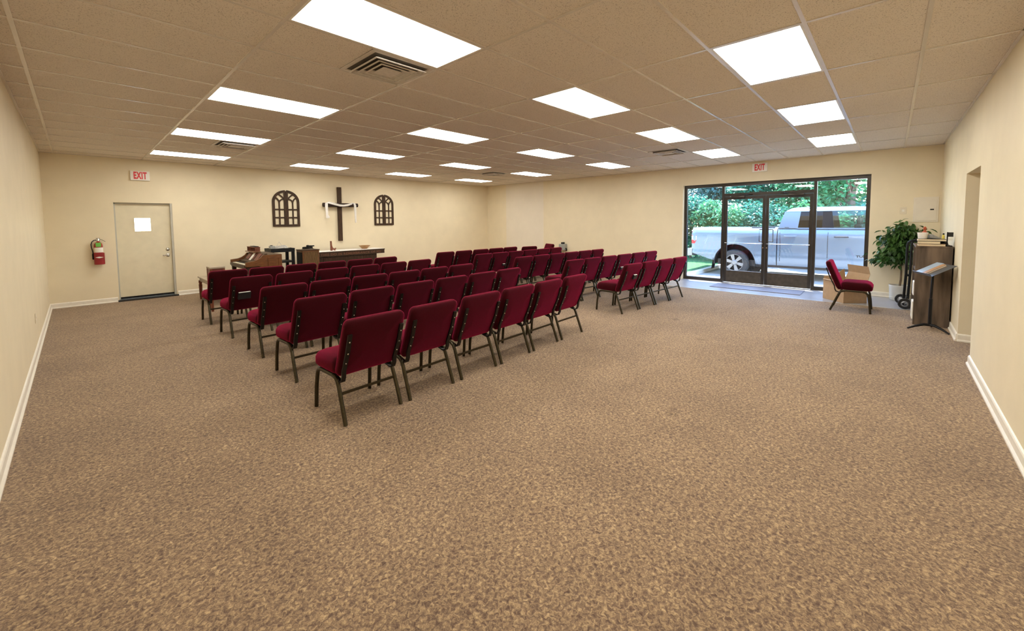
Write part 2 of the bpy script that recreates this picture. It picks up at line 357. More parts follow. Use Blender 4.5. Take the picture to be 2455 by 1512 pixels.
def baseboard(name, runs, label):
    m = MB()
    for a, b in runs:
        (xa, ya), (xb, yb) = a, b; d = Vector((xb-xa, yb-ya, 0)); L = d.length; d.normalize(); n = Vector((-d.y, d.x, 0)); p = Vector((xa, ya, 0))
        prof = [(0, .0), (.026, .0), (.026, .014), (.014, .028), (.014, .082), (.009, .092), (0, .098)]
        m.loft([[p + d*t + n*q + Vector((0, 0, z)) for q, z in prof] for t in (0, L)])
    return struct(name, m, 'trim', label, 'baseboard')
baseboard('baseboard_left', [((X0, Y1), (X0, Y0))], 'white baseboard along left wall')
baseboard('baseboard_back', [((X1, Y1), (DX1+.02, Y1)), ((DX0-.02, Y1), (X0, Y1))], 'white baseboard under the cross wall')
baseboard('baseboard_right', [((X1, SY1+.02), (X1, Y1)), ((X1, Y0), (X1, SY0-.02))], 'white baseboard beside the glass entrance')
baseboard('baseboard_front', [((X0, Y0), (OX0, Y0)), ((OX1, Y0), (X1, Y0)), ((OX1, Y0-1.2), (OX1, Y0))], 'white baseboard along right wall')

# steel door in the back wall
YD = Y1+.085
dr = MB(); wx0, wx1, wz0, wz1 = .835, 1.085, 1.41, 1.675; sx0, sx1, sz0, sz1 = DX0+.025, DX1-.035, .035, DZ-.028
dr.box((sx0, YD, sz0), (wx0, YD+.045, sz1)); dr.box((wx1, YD, sz0), (sx1, YD+.045, sz1)); dr.box((wx0, YD, sz0), (wx1, YD+.045, wz0)); dr.box((wx0, YD, wz1), (wx1, YD+.045, sz1))
door1 = struct('door_1', dr, 'doorpaint', 'cream steel exit door with small square window', 'door')
fr = MB(); fr.box((DX0, Y1+.06, 0), (DX0+.024, Y1+WT, DZ)); fr.box((DX1-.034, Y1+.01, 0), (DX1, Y1+WT, DZ)); fr.box((DX0, Y1+.06, DZ-.027), (DX1, Y1+WT, DZ)); fr.build('door_frame', 'doorframe', door1)
wfm = MB()
for a, b in (((wx0-.012, wz0-.012), (wx1+.012, wz0)), ((wx0-.012, wz1), (wx1+.012, wz1+.012)), ((wx0-.012, wz0), (wx0, wz1)), ((wx1, wz0), (wx1+.012, wz1))): wfm.box((a[0], YD-.006, a[1]), (b[0], YD, b[1]))
wfm.build('window_frame', 'doorpaint', door1)
B((wx0, YD+.02, wz0), (wx1, YD+.025, wz1)).build('pane', 'glass', door1)
kn = MB(); kn.lathe([(.034, 0), (.034, .006), (.026, .014), (.018, .02), (.001, .021)], seg=20, axis='y').xf(Matrix.Translation((1.335, YD, 1.01)) @ Matrix.Diagonal((1, -1, 1, 1))); kn.build('deadbolt', 'chrome', door1, True)
lv = MB(); lv.cbox((1.335, YD-.004, .885), (.05, .008, .07), .002); lv.tube([(1.335, YD-.004, .885), (1.335, YD-.05, .885), (1.325, YD-.056, .885), (1.245, YD-.056, .885)], .011); lv.build('lever_handle', 'chrome', door1, True)
B((sx0, YD-.012, .04), (sx1, YD, .075)).build('door_sweep', 'black', door1)
struct('trim_3', MB().box((DX0-.02, Y1-.05, 0), (DX1+.03, Y1+WT, .03), .004), 'rubber', 'black threshold strip under the steel door', 'threshold')

# ------------------------------------------------------------------ storefront
XF0, XF1 = X1+.105, X1+.195
store = thing('window_1', 'dark bronze storefront frame with large glass panes', 'storefront', (X1, 2.1, 0), kind='structure')
def sf(mb): return mb.xf(Matrix.Translation((-X1, -2.1, 0)))
M1, M2 = 3.030, 1.212; mw = .028; DH = 2.155
f = MB()
f.box((XF0, SY0, 0), (XF1, SY0+.065, SZ)); f.box((XF0, SY1-.065, 0), (XF1, SY1, SZ)); f.box((XF0, SY0+.065, SZ-.075), (XF1, SY1-.065, SZ))
for y in (M1, M2): f.box((XF0, y-mw, 0), (XF1, y+mw, SZ-.075))
f.box((XF0, M2+mw, DH-.055), (XF1, M1-mw, DH+.02))
f.box((XF0, M1+mw, 0), (XF1, SY1-.065, .075)); f.box((XF0, SY0+.065, 0), (XF1, M2-mw, .075))
sf(f).build('frame', 'bronze', store)
XM = (XF0+XF1)/2
for a, b in (((M1+mw, .075), (SY1-.065, SZ-.075)), ((SY0+.065, .075), (M2-mw, SZ-.075)), ((M2+mw, DH+.02), (M1-mw, SZ-.075))):
    sf(B((XM-.003, a[0], a[1]), (XM+.003, b[0], b[1]))).build('pane', 'glass', store)
def glass_door(name, ya, yb, label, meet):
    d = thing(name, label, 'door', (XM, (ya+yb)/2, 0), kind='structure'); o = Matrix.Translation((-XM, -(ya+yb)/2, 0)); st = .06; x0, x1 = XM-.024, XM+.024
    zt, zb, zk = DH-.06, .012, .30
    m = MB(); m.box((x0, ya, zb), (x1, ya+st, zt)); m.box((x0, yb-st, zb), (x1, yb, zt)); m.box((x0, ya+st, zt-.07), (x1, yb-st, zt)); m.xf(o).build('stile_frame', 'bronze', d)
    B((x0, ya+st, zb), (x1, yb-st, zk)).xf(o).build('kick_rail', 'bronzekick', d)
    B((XM-.003, ya+st, zk), (XM+.003, yb-st, zt-.07)).xf(o).build('pane', 'glass', d)
    p = MB(); p.tube([(x0, ya+.03, .975), (x0-.05, ya+.035, .975), (x0-.055, ya+.06, .975), (x0-.055, yb-.06, .975), (x0-.05, yb-.035, .975), (x0, yb-.03, .975)], .008); p.xf(o).build('push_bar', 'chrome', d, True)
    yy = ya+.11 if meet < 0 else yb-.11; yh = ya+.035 if meet < 0 else yb-.035
    h = MB(); h.tube([(x1, yh, 1.02), (x1+.05, yh, 1.02), (x1+.055, yh-meet*.10, 1.02), (x1+.055, yh-meet*.10, 1.30), (x1+.05, yh, 1.30), (x1, yh, 1.30)], .011); h.xf(o).build('pull_handle', 'blackmetal', d, True)
    c = MB(); yc = yb-.30 if meet < 0 else ya+.30
    c.box((x0-.06, yc-.14, zt-.045), (x0, yc+.14, zt+.01), .005); c.tube([(x0-.03, yc, zt+.012), (x0-.10, yc-meet*-.2, zt+.03)], .009); c.tube([(x0-.10, yc-meet*-.2, zt+.03), (x0-.02, yc-meet*-.30, zt+.035)], .009)
    c.xf(o).build('door_closer', 'bronze', d, True)
    k = MB(); k.lathe([(.014, -.006), (.014, .0)], (x0, yh, .88), 12, 'x'); k.xf(o).build('lock_cylinder', 'chrome', d)
    return d
glass_door('door_2', 2.130, M1-mw-.006, 'left leaf of the glass double door', -1)
glass_door('door_3', M2+mw+.006, 2.124, 'right leaf of the glass double door', 1)
tag(B((9.98, 1.30, 0), (10.62, 3.02, .012), .004).build('entrance_mat', 'entrymat'), 'dark mat lying before the glass doors', 'mat')

# ------------------------------------------------------------------ ceiling lights and vents
def make_light():
    t = thing('ceiling_light', '', 'ceiling light')
    d = .028; q = .0125
    m = MB()
    for a, b in (((q, q), (T-q, d)), ((q, S-d), (T-q, S-q)), ((q, d), (d, S-d)), ((T-d, d), (T-q, S-d))): m.box((a[0], a[1], -.005), (b[0], b[1], 0))
    m.build('frame', 'lampframe', t)
    MB().box((d, d, -.003), (T-d, S-d, -.0005)).build('diffuser', 'lamp', t)
    return t
lcol = ['column nearest the left wall', 'second column from left wall', 'third column from left wall', 'column nearest the glass entrance']
lrow = ['row nearest the camera', 'second row from camera', 'middle row', 'second row from cross wall', 'row nearest the cross wall']
lproto = None
for j, jy in enumerate((0, 3, 7, 11, 15)):
    for i in range(4):
        if lproto is None: t = lproto = make_light()
        else: t = copy_tree(lproto)
        t.location = (XA+2*T*i, YA+S*jy, H-.0005); tag(t, 'lit ceiling panel in ' + lrow[j] + ', ' + lcol[i], 'ceiling light', 'fluorescent ceiling panels')
def make_vent():
    t = thing('ceiling_vent', '', 'air vent'); hs = S/2-.014
    def ring(m, r0_, z0, r1, z1, th=.003):
        for k in range(4):
            R = Matrix.Rotation(k*PI/2, 4, 'Z')
            q = [(-r0_, -r0_, z0), (r0_, -r0_, z0), (r1, -r1, z1), (-r1, -r1, z1)]
            m.loft([[R @ Vector(p) for p in q], [R @ (Vector(p)+Vector((0, 0, th))) for p in q]])
    m = MB(); ring(m, hs, -.006, hs-.035, -.006); ring(m, hs-.03, -.006, hs-.045, -.001); m.build('frame', 'vent', t)
    B((-hs, -hs, -.0015), (hs, hs, -.0005)).build('dark_backing', 'ventdark', t)  # flat dark sheet, its colour stands in for shade inside the vent
    for r in (.235, .185, .135): m = MB(); ring(m, r, -.030, r-.012, -.033); ring(m, r-.002, -.031, r-.036, -.010); m.build('louver', 'vent', t)
    m = MB(); m.box((-.085, -.085, -.034), (.085, .085, -.030)); ring(m, .085, -.031, .045, -.008); m.build('centre_plate', 'vent', t)
    return t
vproto = None
for i, j, hx, lab in ((0, 4, 1, 'dusty square air vent beside the largest ceiling light'), (0, 12, 1, 'square air vent behind the left ceiling light, near cross wall'),
                      (5, 4, 1, 'square air vent near ceiling lights before the glass entrance'), (5, 12, 1, 'small distant air vent toward the far room corner')):
    t = vproto = make_vent() if vproto is None else copy_tree(vproto)
    t.location = (XA + i*T + (T*.75 if hx else T*.25), YA + j*S + S/2, H-.0005); tag(t, lab, 'air vent', 'ceiling air vents')

# ------------------------------------------------------------------ chairs
def make_chair():
    t = thing('church_chair', '', 'chair')
    def seatf(u, v, d): 
        vv = v+.078; return (u, vv, d - (.02*max(0, (vv-.16)/.11)**2 if d > .45 else 0))
    MB().slab(.505, .405, .065, [(.04, .362), (.012, .367), (.002, .382), (0, .40), (0, .435), (.005, .460), (.016, .479), (.035, .491), (.07, .499), (.13, .504)], seatf).build('seat', 'maroon', t, True, 60)
    zb, zt = .350, .815; hh = zt-zb
    def backf(u, v, d):
        s_ = (v+hh/2)/hh
        return (u, -.158 - .182*s_ - .02*math.sin(PI*s_)*(1) + d, zb + v + hh/2 + d*.30)
    MB().slab(.52, hh, .05, [(.16, -.004), (.05, 0), (.018, .004), (.005, .010), (0, .020), (0, .045), (.006, .060), (.02, .070), (.06, .077), (.14, .080)], backf).build('backrest', 'maroon', t, True, 60)
    for sx in (-1, 1):
        x = .24*sx
        MB().tube([(x*1.02, .262, .004), (x*1.015, .248, .17), (x, .234, .27), (x, .222, .312), (x, .197, .340), (x, .160, .350)], .016, 10).build('leg', 'frame', t, True)
        MB().tube([(x*1.02, -.25, .004), (x*1.01, -.180, .19), (x, -.146, .28), (x, -.126, .318), (x, -.095, .342), (x, -.06, .350)], .016, 10).build('leg', 'frame', t, True)
    for sx in (-1, 1):
        x = .24*sx
        m = MB(); m.tube([(x, .160, .350), (x, -.06, .350)], .016, 10)
        sf_ = m.build('side_frame', 'frame', t); m = MB()
        m.bar([(x*.93, -.03, .348), (x*.93, -.10, .325), (x*.93, -.145, .315), (x*.93, -.180, .326), (x*.93, -.196, .360), (x*.93, -.203, .415), (x*.93, -.269, .560), (x*.93, -.321, .715)], .034, .014)
        bk_ = m.build('back_bracket', 'bracket', t)
        for k in range(3):
            p = (Vector((x*.93, -.232, .478)), Vector((x*.93, -.269, .560)), Vector((x*.93, -.300, .654)))[k]
            MB().lathe([(.006, 0), (.006, -.004), (.003, -.007)], p + Vector((0, -.008, 0)), 8, 'y').build('rivet', 'rivet', bk_)
    MB().cbox((0, -.168, .225), (.48, .010, .022), .002).build('stretcher', 'frame', t)
    return t
CH = [('L5', 0, 1.575, 3.239, 1.8), ('L5', 1, 2.159, 3.257, 1.8), ('L5', 2, 2.76, 3.276, 1.8), ('L5', 3, 3.339, 3.294, 1.8), ('L5', 4, 3.912, 3.312, 1.8), ('L5', 5, 4.504, 3.33, 1.8), ('L4', 0, 1.636, 4.421, 2.2), ('L4', 1, 2.207, 4.443, 2.2), ('L4', 2, 2.785, 4.465, 2.2), ('L4', 3, 3.359, 4.487, 2.2), ('L4', 4, 3.929, 4.508, 2.2), ('L4', 5, 4.498, 4.53, 2.2), ('L3', 0, 1.646, 5.481, 1.8), ('L3', 1, 2.198, 5.499, 1.8), ('L3', 2, 2.754, 5.517, 1.8), ('L3', 3, 3.31, 5.535, 1.8), ('L3', 4, 3.869, 5.553, 1.8), ('L3', 5, 4.434, 5.571, 1.8), ('L2', 0, 1.616, 6.701, 3.1), ('L2', 1, 2.186, 6.731, 3.1), ('L2', 2, 2.76, 6.762, 3.1), ('L2', 3, 3.333, 6.793, 3.1), ('L2', 4, 3.903, 6.823, 3.1), ('L2', 5, 4.473, 6.854, 3.1), ('L1', 0, 1.594, 7.83, 2.0), ('L1', 1, 2.141, 7.849, 2.0), ('L1', 2, 2.694, 7.869, 2.0), ('L1', 3, 3.249, 7.889, 2.0), ('L1', 4, 3.813, 7.909, 2.0), ('L1', 5, 4.378, 7.929, 2.0), ('R5', 0, 6.369, 3.41, -5.0), ('R5', 1, 6.923, 3.361, -5.0), ('R5', 2, 7.473, 3.313, -5.0), ('R5', 3, 8.023, 3.265, -5.0), ('R4', 0, 6.362, 4.556, -4.4), ('R4', 1, 6.9, 4.514, -4.4), ('R4', 2, 7.457, 4.471, -4.4), ('R4', 3, 8.032, 4.426, -4.4), ('R4', 4, 8.596, 4.383, -4.4), ('R4', 5, 9.139, 4.341, -4.4), ('R3', 0, 6.258, 5.737, -2.0), ('R3', 1, 6.796, 5.718, -2.0), ('R3', 2, 7.335, 5.7, -2.0), ('R3', 3, 7.873, 5.681, -2.0), ('R3', 4, 8.412, 5.663, -2.0), ('R3', 5, 8.950, 5.644, -2.0), ('R2', 0, 6.235, 6.917, -0.5), ('R2', 1, 6.762, 6.913, -0.5), ('R2', 2, 7.289, 6.908, -0.5), ('R2', 3, 7.816, 6.903, -0.5), ('R2', 4, 8.343, 6.898, -0.5), ('R2', 5, 8.870, 6.893, -0.5), ('R1', 0, 6.061, 8.068, -0.5), ('R1', 1, 6.634, 8.063, -0.5), ('R1', 2, 7.205, 8.058, -0.5), ('R1', 3, 7.766, 8.053, -0.5), ('R1', 4, 8.324, 8.049, -0.5)]
rown = {'5': 'row nearest the camera', '4': 'second row from camera', '3': 'middle row', '2': 'second row from front', '1': 'front row'}
ordn = ['leftmost', 'second from left', 'third from left', 'fourth from left', 'fifth from left', 'rightmost']
cproto = make_chair()
chairs = {}
for n_, (k, i, x, y, a) in enumerate(CH):
    t = cproto if n_ == 0 else copy_tree(cproto)
    t.location = (x, y, 0); t.rotation_euler = (0, 0, math.radians(a)); chairs[k, i] = t
    nrow = sum(1 for c in CH if c[0] == k); on = ordn[i] if i < nrow-1 else ('rightmost' if k != 'R1' else 'fifth from left')
    tag(t, 'maroon padded chair, %s in %s, %s block' % (on, rown[k[1]], 'left' if k[0] == 'L' else 'right'), 'chair', 'maroon church chairs set out in rows')
def extra_chair(x, y, a, label):
    t = copy_tree(cproto); t.location = (x, y, 0); t.rotation_euler = (0, 0, math.radians(a)); tag(t, label, 'chair', 'maroon church chairs set out in rows'); return t
extra_chair(8.93, 7.80, -14, 'maroon chair set apart past the right end of the front right row')
extra_chair(9.95, 7.95, 66, 'maroon chair turned aside against the wall near the grey box')
extra_chair(8.955, .462, 180, 'lone maroon chair facing right beside the open cardboard box')

def chair_book(key, u, z, w, hgt, label, name='book'):
    """a book standing in the pouch at a chair's back"""
    t = chairs[key]; a = t.rotation_euler[2]
    b = thing(name, label, 'book'); R = Matrix.Translation(t.location) @ Matrix.Rotation(a, 4, 'Z'); sl = math.atan2(.182, .465)
    s_ = (z-.350)/.465; b.matrix_world = R @ Matrix.Translation((u, -.158-.182*s_-.02*math.sin(PI*s_)-.030, z)) @ Matrix.Rotation(sl, 4, 'X')
    MB().box((-w/2, -.016, -hgt/2), (w/2, -.013, hgt/2)).box((-w/2, .010, -hgt/2), (w/2, .013, hgt/2)).box((-w/2, -.013, -hgt/2), (-w/2+.003, .010, hgt/2)).build('cover', 'bookblack', b)
    B((-w/2+.004, -.0128, -hgt/2+.003), (w/2-.004, .0098, hgt/2-.002)).build('pages', 'paper', b)
    return b
chair_book(('L2', 0), -.10, .575, .15, .10, 'black book with white page edge behind a left block chair')
chair_book(('R5', 0), .03, .605, .10, .075, 'dark book behind nearest right block chair')
chair_book(('R4', 3), -.06, .535, .16, .05, 'thin book behind the fourth chair, second row of right block')
chair_book(('R2', 1), .12, .53, .09, .045, 'dark book behind a chair in the second right block row')
# ------------------------------------------------------------------ things on the walls
def exit_sign(label, loc, rz):
    t = thing('exit_sign', label, 'exit sign', loc, rz)
    MB().box((-.15, -.045, -.097), (.15, 0, .097), .008).build('housing', 'exitwhite', t)
    letters('lettering', 'EXIT', .19, .002, 'exitred', t, (0, -.047, -.002), (PI/2, 0, 0), .47, .0085, 1.14)
    return t
exit_sign('white exit sign with red letters above the steel door', (.955, Y1-.001, 2.54), 0)
exit_sign('white exit sign with red letters above the glass entrance', (X1-.001, 2.24, 2.725), -PI/2)

fe = thing('fire_extinguisher', 'red fire extinguisher in a red pouch left of the steel door', 'fire extinguisher', (.285, Y1-.08, .78))
MB().lathe([(.058, .01), (.062, .02), (.062, .36), (.055, .40), (.035, .43), (.020, .44), (.020, .455)], seg=28).build('cylinder', 'redpaint', fe, True)
m = MB(); m.lathe([(.063, .235), (.0635, .24), (.0635, .325), (.063, .33)], seg=28); m.build('label_band', 'paper', fe, True)
m = MB(); m.lathe([(.026, .452), (.026, .49), (.018, .505)], seg=14); m.build('valve', 'chrome', fe, True)
m = MB(); m.bar([(0, 0, .495), (.04, 0, .485), (.10, 0, .440)], .018, .006, (0, 1, 0)); m.bar([(-.03, 0, .506), (0, 0, .508), (.03, 0, .507)], .020, .006, (0, 1, 0)); m.build('lever', 'black', fe)
MB().tube([(-.02, 0, .475), (-.055, 0, .470), (-.085, 0, .44), (-.098, 0, .39), (-.095, 0, .33), (-.083, 0, .27), (-.078, 0, .22)], .0085).build('hose', 'rubber', fe, True)
MB().lathe([(.010, .10), (.016, .11), (.016, .20), (.010, .225)], (-.078, 0, 0), 12).build('nozzle', 'black', fe, True)
MB().slab(.148, .145, .05, [(.01, .0), (0, .006), (0, .222), (.004, .226)], lambda u, v, d: (u+.004, v, d)).build('pouch', 'redcloth', fe, True)
m = MB(); m.prism([(-.055, -.0735, .14), (0, -.0735, .124), (.062, -.0735, .14), (0, -.0735, .157)], (0, -.002, 0)); m.build('diamond_mark', 'paper', fe)
MB().box((-.038, -.068, .345), (.036, -.064, .425)).build('inspection_tag', 'green', fe)

def cross():
    t = thing('wall_cross', 'dark wooden cross hung on the wall above the communion table', 'cross', (5.067, Y1-.002, 0))
    MB().box((-.052, -.075, 1.04), (.052, 0, 2.53), .006).build('upright_beam', 'crosswood', t)
    m = MB(); m.tube([(-.485, -.115, 2.033), (.485, -.115, 2.036)], .054, 16); m.build('cross_beam', 'crossbar', t, True)
cross()
cl = MB()
st = [((-.400, -.185, 1.67), (1, 0, 0), .085), ((-.398, -.20, 1.71), (1, 0, 0), .092), ((-.41, -.185, 1.76), (1, 0, 0), .06), ((-.415, -.185, 1.90), (1, 0, 0), .066), ((-.418, -.182, 2.03), (1, 0, 0), .075),
      ((-.40, -.160, 2.092), (.75, .3, .2), .09), ((-.35, -.176, 2.092), (0, .3, 1), .055), ((-.22, -.184, 2.062), (0, .1, 1), .06), ((-.06, -.190, 2.022), (0, 0, 1), .055), ((.05, -.190, 2.018), (0, 0, 1), .05), ((.17, -.184, 2.036), (0, .1, 1), .06), ((.30, -.178, 2.078), (0, .3, 1), .05),
      ((.37, -.160, 2.096), (.75, .3, -.2), .075), ((.385, -.182, 2.03), (1, 0, 0), .064), ((.388, -.184, 1.85), (1, 0, 0), .062), ((.390, -.185, 1.68), (1, 0, 0), .058), ((.388, -.185, 1.545), (1, 0, 0), .040)]
rings = []
for i, (p, w, wd) in enumerate(st):
    p = Vector(p); w = Vector(w).normalized()
    d = (Vector(st[min(i+1, len(st)-1)][0]) - Vector(st[max(i-1, 0)][0])).normalized(); nn = d.cross(w).normalized()
    K = 8; top = [p + w*wd*(k/K-.5) + nn*(.006*math.sin(k*2.2+i*.4)+.004) for k in range(K+1)]; bot = [q - nn*.008 for q in top]
    rings.append(top + bot[::-1])
cl.loft(rings)
o = cl.build('draped_cloth', 'cloth', None, True, 80); o.location = (5.067, Y1-.002, 0); tag(o, 'white cloth draped over the arms of the wooden cross', 'cloth')

def arch_window(xc, label):
    W2, z0, zs, zt = .312, 1.465, 2.085, 2.375
    t = thing('arched_wall_frame', label, 'wall decoration', (xc, Y1-.002, 0), 0, 'arched wooden window frames beside the cross')
    yy = -.014; D = .028; sd_ = (0, 1, 0)
    ax, az = W2-.022, zt-.022-zs
    for s in (-1, 1):
        P = lambda a, b: (s*a, yy, b)
        E = lambda th: P(ax*math.cos(th), zs + az*math.sin(th))
        m = MB(); th0 = math.asin(1)
        m.bar([P(ax, z0)] + [E(k*th0/10) for k in range(0, 10)] + [P(.018, zs+az)], D, .058, sd_)
        m.bar([P(.024, z0), P(.024, zt-.015)], D*1.15, .050, sd_); m.bar([P(.0, z0+.022), P(W2-.02, z0+.025)], D*.95, .056, sd_)
        m.build('half_frame', 'crosswood', t)
        m = MB(); xm = .158; w_ = .032; d2 = D*.75
        for z in (z0+.225, z0+.430): m.bar([P(.03, z), P(ax, z)], d2*.94, w_, sd_)
        m.bar([P(xm, z0+.03), P(xm, zs-.03)], d2, w_, sd_)
        m.bar([P(xm, zs-.03), P(xm+.006, zs+.01), P(xm+.03, zs+.06), P(xm+.075, zs+.105)], d2*.97, w_, sd_)
        m.bar([P(xm, zs-.03), P(xm-.006, zs+.005), P(xm-.03, zs+.04), P(xm-.07, zs+.066), P(.035, zs+.075)], d2*.91, w_, sd_)
        m.bar([P(xm+.04, zs+.205), P(xm-.02, zs+.17), P(xm-.07, zs+.125), P(xm-.10, zs+.085), P(.04, zs+.075)], d2*.88, w_, sd_)
        m.build('tracery', 'crosswood', t)
arch_window(3.70, 'arched dark wood window frame left of the cross')
arch_window(6.445, 'arched dark wood window frame right of the cross')

ep = thing('electrical_panel', 'flush cream breaker panel above the potted tree', 'electrical panel', (X1-.001, -.455, 1.697))
MB().box((-.012, -.165, -.232), (0, .165, .232), .003).build('trim_frame', 'panelpaint', ep)
MB().box((-.018, -.140, -.205), (-.012, .140, .205), .002).build('panel_door', 'panelpaint', ep)
MB().box((-.024, -.105, -.01), (-.018, -.055, .012), .002).build('latch', 'black', ep)
struct('trim_4', B((X1-.002, Y0+.03, 1.40), (X1, -.23, 2.06)), 'wall', 'patched rectangle of wall round the breaker panel', 'wall patch')
sw = thing('light_switch', 'small cream wall plate beside the breaker panel', 'switch', (X1-.001, -.155, 1.685))
MB().box((-.008, -.045, -.065), (0, .045, .065), .002).build('plate', 'ivoryplate', sw); MB().box((-.016, -.018, -.022), (-.008, .018, .022), .002).build('rocker', 'trim', sw)
ol = thing('wall_outlet', 'cream outlet plate low on the left wall', 'outlet', (X0+.001, 7.55, .42))
MB().box((0, -.035, -.058), (.006, .035, .058), .002).build('plate', 'ivoryplate', ol)
m = MB(); m.lathe([(.017, .006), (.017, .009), (.012, .0095)], (0, 0, .022), 14, 'x'); m.build('socket', 'trim', ol); m = MB(); m.lathe([(.017, .006), (.017, .009), (.012, .0095)], (0, 0, -.022), 14, 'x'); m.build('socket', 'trim', ol)
gb_ = thing('wall_box', 'grey plastic box on the wall behind the right chairs', 'wall box', (X1-.001, 7.70, .70))
MB().box((-.14, -.12, -.10), (0, .12, .10), .012).build('case', 'greybox', gb_)
MB().box((-.11, -.045, .101), (-.03, .055, .155), .012).build('black_cap', 'black', gb_)
MB().tube([(-.10, -.122, -.03), (-.09, -.15, -.05), (-.06, -.14, -.10), (-.04, -.10, -.12)], .016).build('black_plug', 'black', gb_, True)
for yy_ in (-.05, .06): MB().tube([(-.05, yy_, -.098), (-.05, yy_+.01, -.25), (-.02, yy_, -.45), (-.02, yy_, -.60)], .004, 6).build('cord', 'wire', gb_, True)

# ------------------------------------------------------------------ front of the hall
bench = thing('piano_bench', 'dark wooden bench with top coloured pale for reflected light, left of the organ', 'bench', (1.85, 9.88, 0))
MB().box((-.18, -.50, .445), (.18, .50, .47), .006).build('bench_top', 'beige', bench)  # reflected light is painted into the pale colour of top and apron
m = MB()
for x in (-.155, .135): m.box((x, -.46, .375), (x+.02, .46, .445))
for y in (-.47, .45): m.box((-.135, y, .375), (.135, y+.02, .445))
m.build('apron', 'beige', bench)
for x in (-.145, .145):
    for y in (-.455, .455): MB().loft([[(x+a*r, y+b*r, z) for a, b in ((-1, -1), (1, -1), (1, 1), (-1, 1))] for r, z in ((.016, .0), (.02, .05), (.027, .30), (.020, .32), (.027, .34), (.027, .39))]).build('leg', 'cherry', bench)
ws = thing('wooden_stand', 'small reddish wooden stand with open frame behind the front left chair', 'stand', (1.685, 8.80, 0))
MB().box((-.115, -.13, .755), (.115, .13, .785), .004).build('stand_top', 'beige', ws)
for y in (-.105, .105):
    for x in (-.095, .095): MB().box((x-.018, y-.018, 0), (x+.018, y+.018, .755), .003).build('leg', 'cherry', ws)
m = MB(); m.box((-.075, -.118, .715), (.075, -.098, .755)); m.box((-.075, .098, .715), (.075, .118, .755)); m.box((-.108, -.085, .54), (-.088, .085, .755)); m.box((.088, -.085, .715), (.108, .085, .755)); m.build('apron', 'darkred', ws)

org = thing('organ', 'brown wooden spinet organ with white keys facing left', 'organ', (2.60, 9.83, 0))
ox, oy = 2.60, 9.83
def O(x, y, z): return (x-ox, y-oy, z)
prof = [(2.26, .685), (2.26, .775), (2.40, .790), (2.47, .815), (2.53, .855), (2.57, .905), (2.92, .905), (2.92, 0), (2.62, 0), (2.62, .60), (2.50, .685)]
for y, nm in ((9.25, 'end_panel'), (10.37, 'end_panel')):
    MB().prism([O(x, y, z) for x, z in prof], (0, .04, 0)).build(nm, 'oak', org)
m = MB(); 
for a, b in (((2.66, .45), (2.69, .86)), ((2.85, .45), (2.88, .86)), ((2.69, .83), (2.85, .86)), ((2.69, .45), (2.85, .48))): m.box(O(a[0], 9.240, a[1]), O(b[0], 9.25, b[1]))
m.build('side_moulding', 'oak', org)
m = MB(); m.box(O(2.265, 9.29, .64), O(2.62, 10.37, .70)); m.build('key_bed', 'walnut', org)
MB().box(O(2.245, 9.29, .665), O(2.285, 10.37, .715), .006).build('key_slip', 'walnut', org)
m = MB(); n_k = 30
for k in range(n_k):
    y = 9.31 + k*1.04/n_k; m.box(O(2.29, y+.001, .70), O(2.42, y+1.04/n_k-.001, .722))
m.build('white_keys', 'ivory', org)['kind'] = 'stuff'
m = MB()
for k in range(n_k-1):
    if k % 7 in (0, 1, 3, 4, 5):
        y = 9.31 + (k+1)*1.04/n_k; m.box(O(2.345, y-.008, .722), O(2.42, y+.008, .734))
m.build('black_keys', 'keyblack', org)['kind'] = 'stuff'
m = MB(); m.prism([O(2.42, 9.29, .70), O(2.42, 9.29, .755), O(2.50, 9.29, .775), O(2.62, 9.29, .93), O(2.66, 9.29, .93), O(2.66, 9.29, .70)], (0, 1.08, 0)); m.build('stop_panel', 'walnut', org)
m = MB()
for y in (9.42, 9.72, 10.02):
    m.prism([O(2.515, y, .790), O(2.505, y, .795), O(2.604, y, .922), O(2.612, y, .915)], (0, .22, 0))
m.build('control_strip', 'darkred', org)['kind'] = 'stuff'
MB().box(O(2.62, 9.29, .885), O(2.92, 10.37, .91), .004).build('case_top', 'walnut', org)
MB().box(O(2.54, 9.75, .93), O(2.68, 10.39, .952), .004).build('music_ledge', 'oak', org)
B(O(2.88, 9.29, 0), O(2.90, 10.37, .885)).build('back_panel', 'oak', org)
B(O(2.64, 9.29, 0), O(2.66, 10.37, .64)).build('knee_board', 'walnut', org)
for y in (9.31, 10.32):
    MB().loft([[O(2.31+a*r, y+.02+b*r, z) for a, b in ((-1, -1), (1, -1), (1, 1), (-1, 1))] for r, z in ((.016, 0), (.028, .1), (.035, .5), (.024, .54), (.036, .58), (.036, .64))]).build('leg', 'walnut', org)
rk = thing('cubby_rack', 'small open wooden rack of cubbyholes standing on the organ', 'rack', (2.62, 10.06, .9525))
m = MB(); m.box((-.05, -.28, 0), (.05, .28, .008)); m.box((-.055, -.285, .085), (.055, .285, .095)); m.box((.042, -.28, .008), (.05, .28, .085))
for k in range(6): m.box((-.05, -.28+k*.11, .008), (.042, -.272+k*.11, .085))
m.build('rack_body', 'cherry', rk)
MB().box((-.04, -.24, .0955), (.04, .10, .108), .003).build('dark_lid', 'black', rk)
sh = MB(); sh.prism([(2.488, 9.80, .776), (2.484, 9.80, .778), (2.592, 9.80, .927), (2.597, 9.80, .924)], (0, .13, 0)); tag(sh.build('sheet_music', 'paper'), 'white sheet of paper leaning on the organ controls', 'paper')
cart = thing('utility_cart', 'black two-tier cart with wires on top, right of the organ', 'cart', (3.34, 10.68, 0))
m = MB(); m.box((-.27, -.24, .865), (.25, .24, .925), .006)
